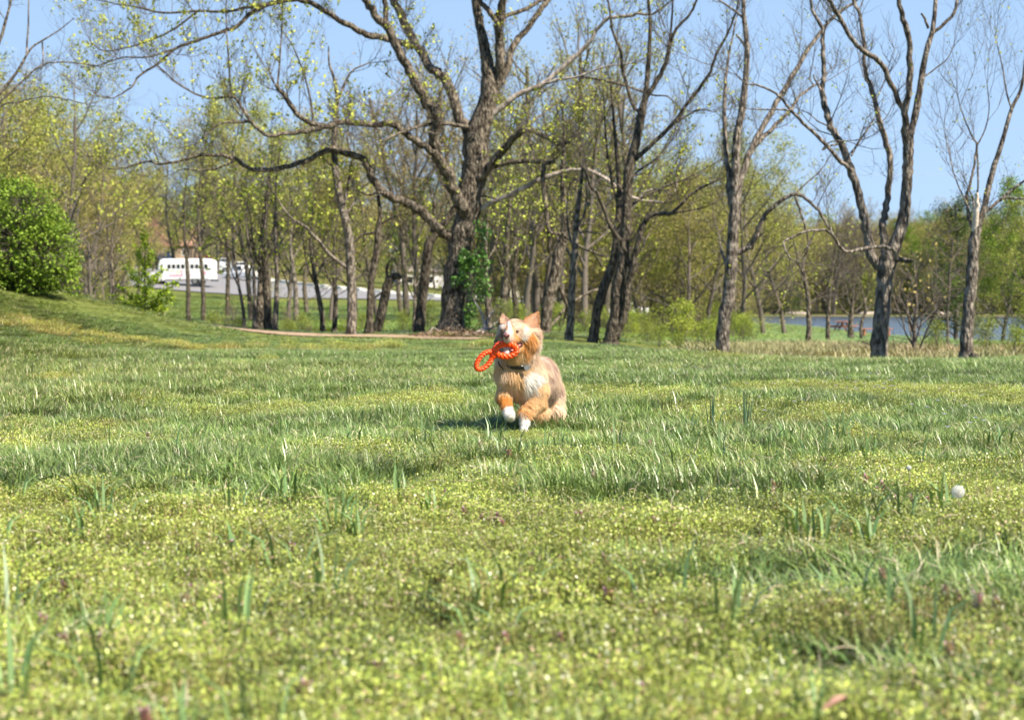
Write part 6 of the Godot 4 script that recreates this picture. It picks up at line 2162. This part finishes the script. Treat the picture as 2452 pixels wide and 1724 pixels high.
func ear(mb: MB, a: Vector3, b: Vector3, tip: Vector3, bulge: float, outer: Color, inner: Color) -> void:
	var face := (b - a).cross(tip - a).normalized()
	if face.z < 0:
		face = -face
	for shell in 2:
		var s0 := mb.v.size()
		for i in 9:
			var u := i / 8.0
			for j in 7:
				var v := j / 6.0
				var m := a.lerp(b, 0.5)
				var wide := pow(1.0 - u, 0.75) * (1.0 + 0.25 * sin(PI * u))
				var p := m.lerp(tip, u) + (b - a) * (v - 0.5) * wide
				var cup := sin(PI * v) * (1.0 - u) * bulge
				p -= face * cup
				p += face * (0.0028 if shell == 0 else -0.0028) * sqrt(maxf(1.0 - pow(2.0 * v - 1.0, 2.0), 0.0)) * (1.0 - u * 0.8)
				mb.v.append(p)
				mb.n.append(((face if shell == 0 else -face) + (b - a).normalized() * (0.5 - v) * 1.1 * (1 if shell == 0 else -1)).normalized())
				var k := 1.0 + 0.18 * fine.get_noise_3dv(p * 500.0)
				var c := (inner.lerp(outer, 0.55 * absf(2.0 * v - 1.0)) if shell == 0 else outer)
				mb.c.append(Color(c.r * k, c.g * k, c.b * k))
		for i in 8:
			for j in 6:
				var q := s0 + i * 7 + j
				for e in [q, q + 1, q + 7, q + 1, q + 8, q + 7]:
					mb.ix.append(e)

func rope_ring(mb: MB, mid: Vector3, u: Vector3, v: Vector3, bulge: Vector3, r: float, twists: float, from := 0.0, to := TAU) -> void:
	# three strands laid round one another along an oval
	for s in 3:
		var pts := PackedVector3Array()
		var rad := PackedFloat32Array()
		var n := 84
		for k in n + 1:
			var a := lerpf(from, to, float(k) / n)
			var c := mid + u * cos(a) + v * sin(a) + bulge * cos(a) * cos(a)
			var t := (-u * sin(a) + v * cos(a)).normalized()
			var out := (u * cos(a) / u.length_squared() + v * sin(a) / v.length_squared()).normalized()
			var b := t.cross(out).normalized()
			var w := a * twists + TAU * s / 3.0
			pts.append(c + (out * cos(w) + b * sin(w)) * r * 0.5)
			rad.append(r * 0.56)
		mb.tube(pts, rad, 7, Color(0.84, 0.075, 0.006))

func build_toy() -> void:
	var mid := dp(1211, 838, 0.186)
	var root := thing("rope_toy", dog_base + mid, "orange twisted figure-eight rope toy held in the dog's mouth", "dog toy")
	var px := (DOG_D - 0.186) / FPX
	var rub := flat(Color.WHITE, 0.42, true)
	var big := MB.new()
	rope_ring(big, Vector3.ZERO, Vector3(24.5 * px, -1.0 * px, -0.012), Vector3(1.5 * px, 15.5 * px, 0.006), Vector3.ZERO, 0.0182, 5.0)
	part("large_ring", big, rub, root)
	var small := MB.new()
	var sm := Vector3((1159.5 - 1211) * px, (838 - 863.5) * px, 0.012)
	rope_ring(small, sm, Vector3(16.5 * px, 19.5 * px, -0.004), Vector3(-9.8 * px, 8.0 * px, 0.008), Vector3.ZERO, 0.0135, 6.0)
	part("small_ring", small, rub, root)
	var knot := MB.new()
	knot.ball(Vector3((1180 - 1211) * px, (838 - 848) * px, 0.004), Vector3(0.020, 0.029, 0.017), Color(0.80, 0.065, 0.006), 9, Basis(Vector3.BACK, 0.35))
	part("joint", knot, rub, root)

# ---------------------------------------------------------------- the scene
func _ready() -> void:
	var cam := Camera3D.new()
	cam.name = "camera"
	cam.position = Vector3(0, CAM_H, 0)
	cam.rotation.x = -atan((862.0 - HORIZON) / FPX)
	var lens := CameraAttributesPhysical.new()
	lens.frustum_focal_length = 12.0 * FPX / 862.0
	lens.frustum_focus_distance = 7.5
	lens.exposure_aperture = 3.6
	lens.frustum_near = 0.05
	lens.frustum_far = 2000.0
	cam.attributes = lens
	cam.fov = rad_to_deg(2.0 * atan(862.0 / FPX))
	cam.near = 0.05
	cam.far = 2000.0
	add_child(cam)
	cam.current = true

	var sky := ProceduralSkyMaterial.new()
	sky.sky_top_color = Color(0.04, 0.22, 0.62).linear_to_srgb()
	sky.sky_horizon_color = Color(0.51, 0.71, 0.96).linear_to_srgb()
	sky.sky_curve = 0.47
	sky.ground_horizon_color = Color(0.45, 0.55, 0.60).linear_to_srgb()
	sky.ground_bottom_color = Color(0.18, 0.18, 0.10).linear_to_srgb()
	sky.sun_angle_max = 6.0
	var env := Environment.new()
	env.background_mode = Environment.BG_SKY
	env.sky = Sky.new()
	env.sky.sky_material = sky
	env.tonemap_mode = Environment.TONE_MAPPER_LINEAR
	env.tonemap_exposure = 2.4
	env.background_energy_multiplier = 0.48
	env.sdfgi_enabled = true
	env.ssao_enabled = true
	env.ssil_enabled = true
	var we := WorldEnvironment.new()
	we.name = "air"
	we.environment = env
	add_child(we)
	var sun := DirectionalLight3D.new()
	sun.name = "sun"
	sun.light_energy = 1.6
	sun.light_color = Color(1.0, 0.96, 0.88)
	sun.light_angular_distance = 0.53
	sun.shadow_enabled = true
	add_child(sun)
	sun.look_at_from_position(Vector3(0.53, 0.74, 0.42), Vector3.ZERO)

	noise.seed = 4
	noise.frequency = 0.02
	fine.seed = 9
	fine.frequency = 0.03
	make_materials()
	build_ground()
	build_grass()
	make_protos()
	build_wood()
	build_main_trees()
	build_far_things()
	build_near_plants()
	build_dog()
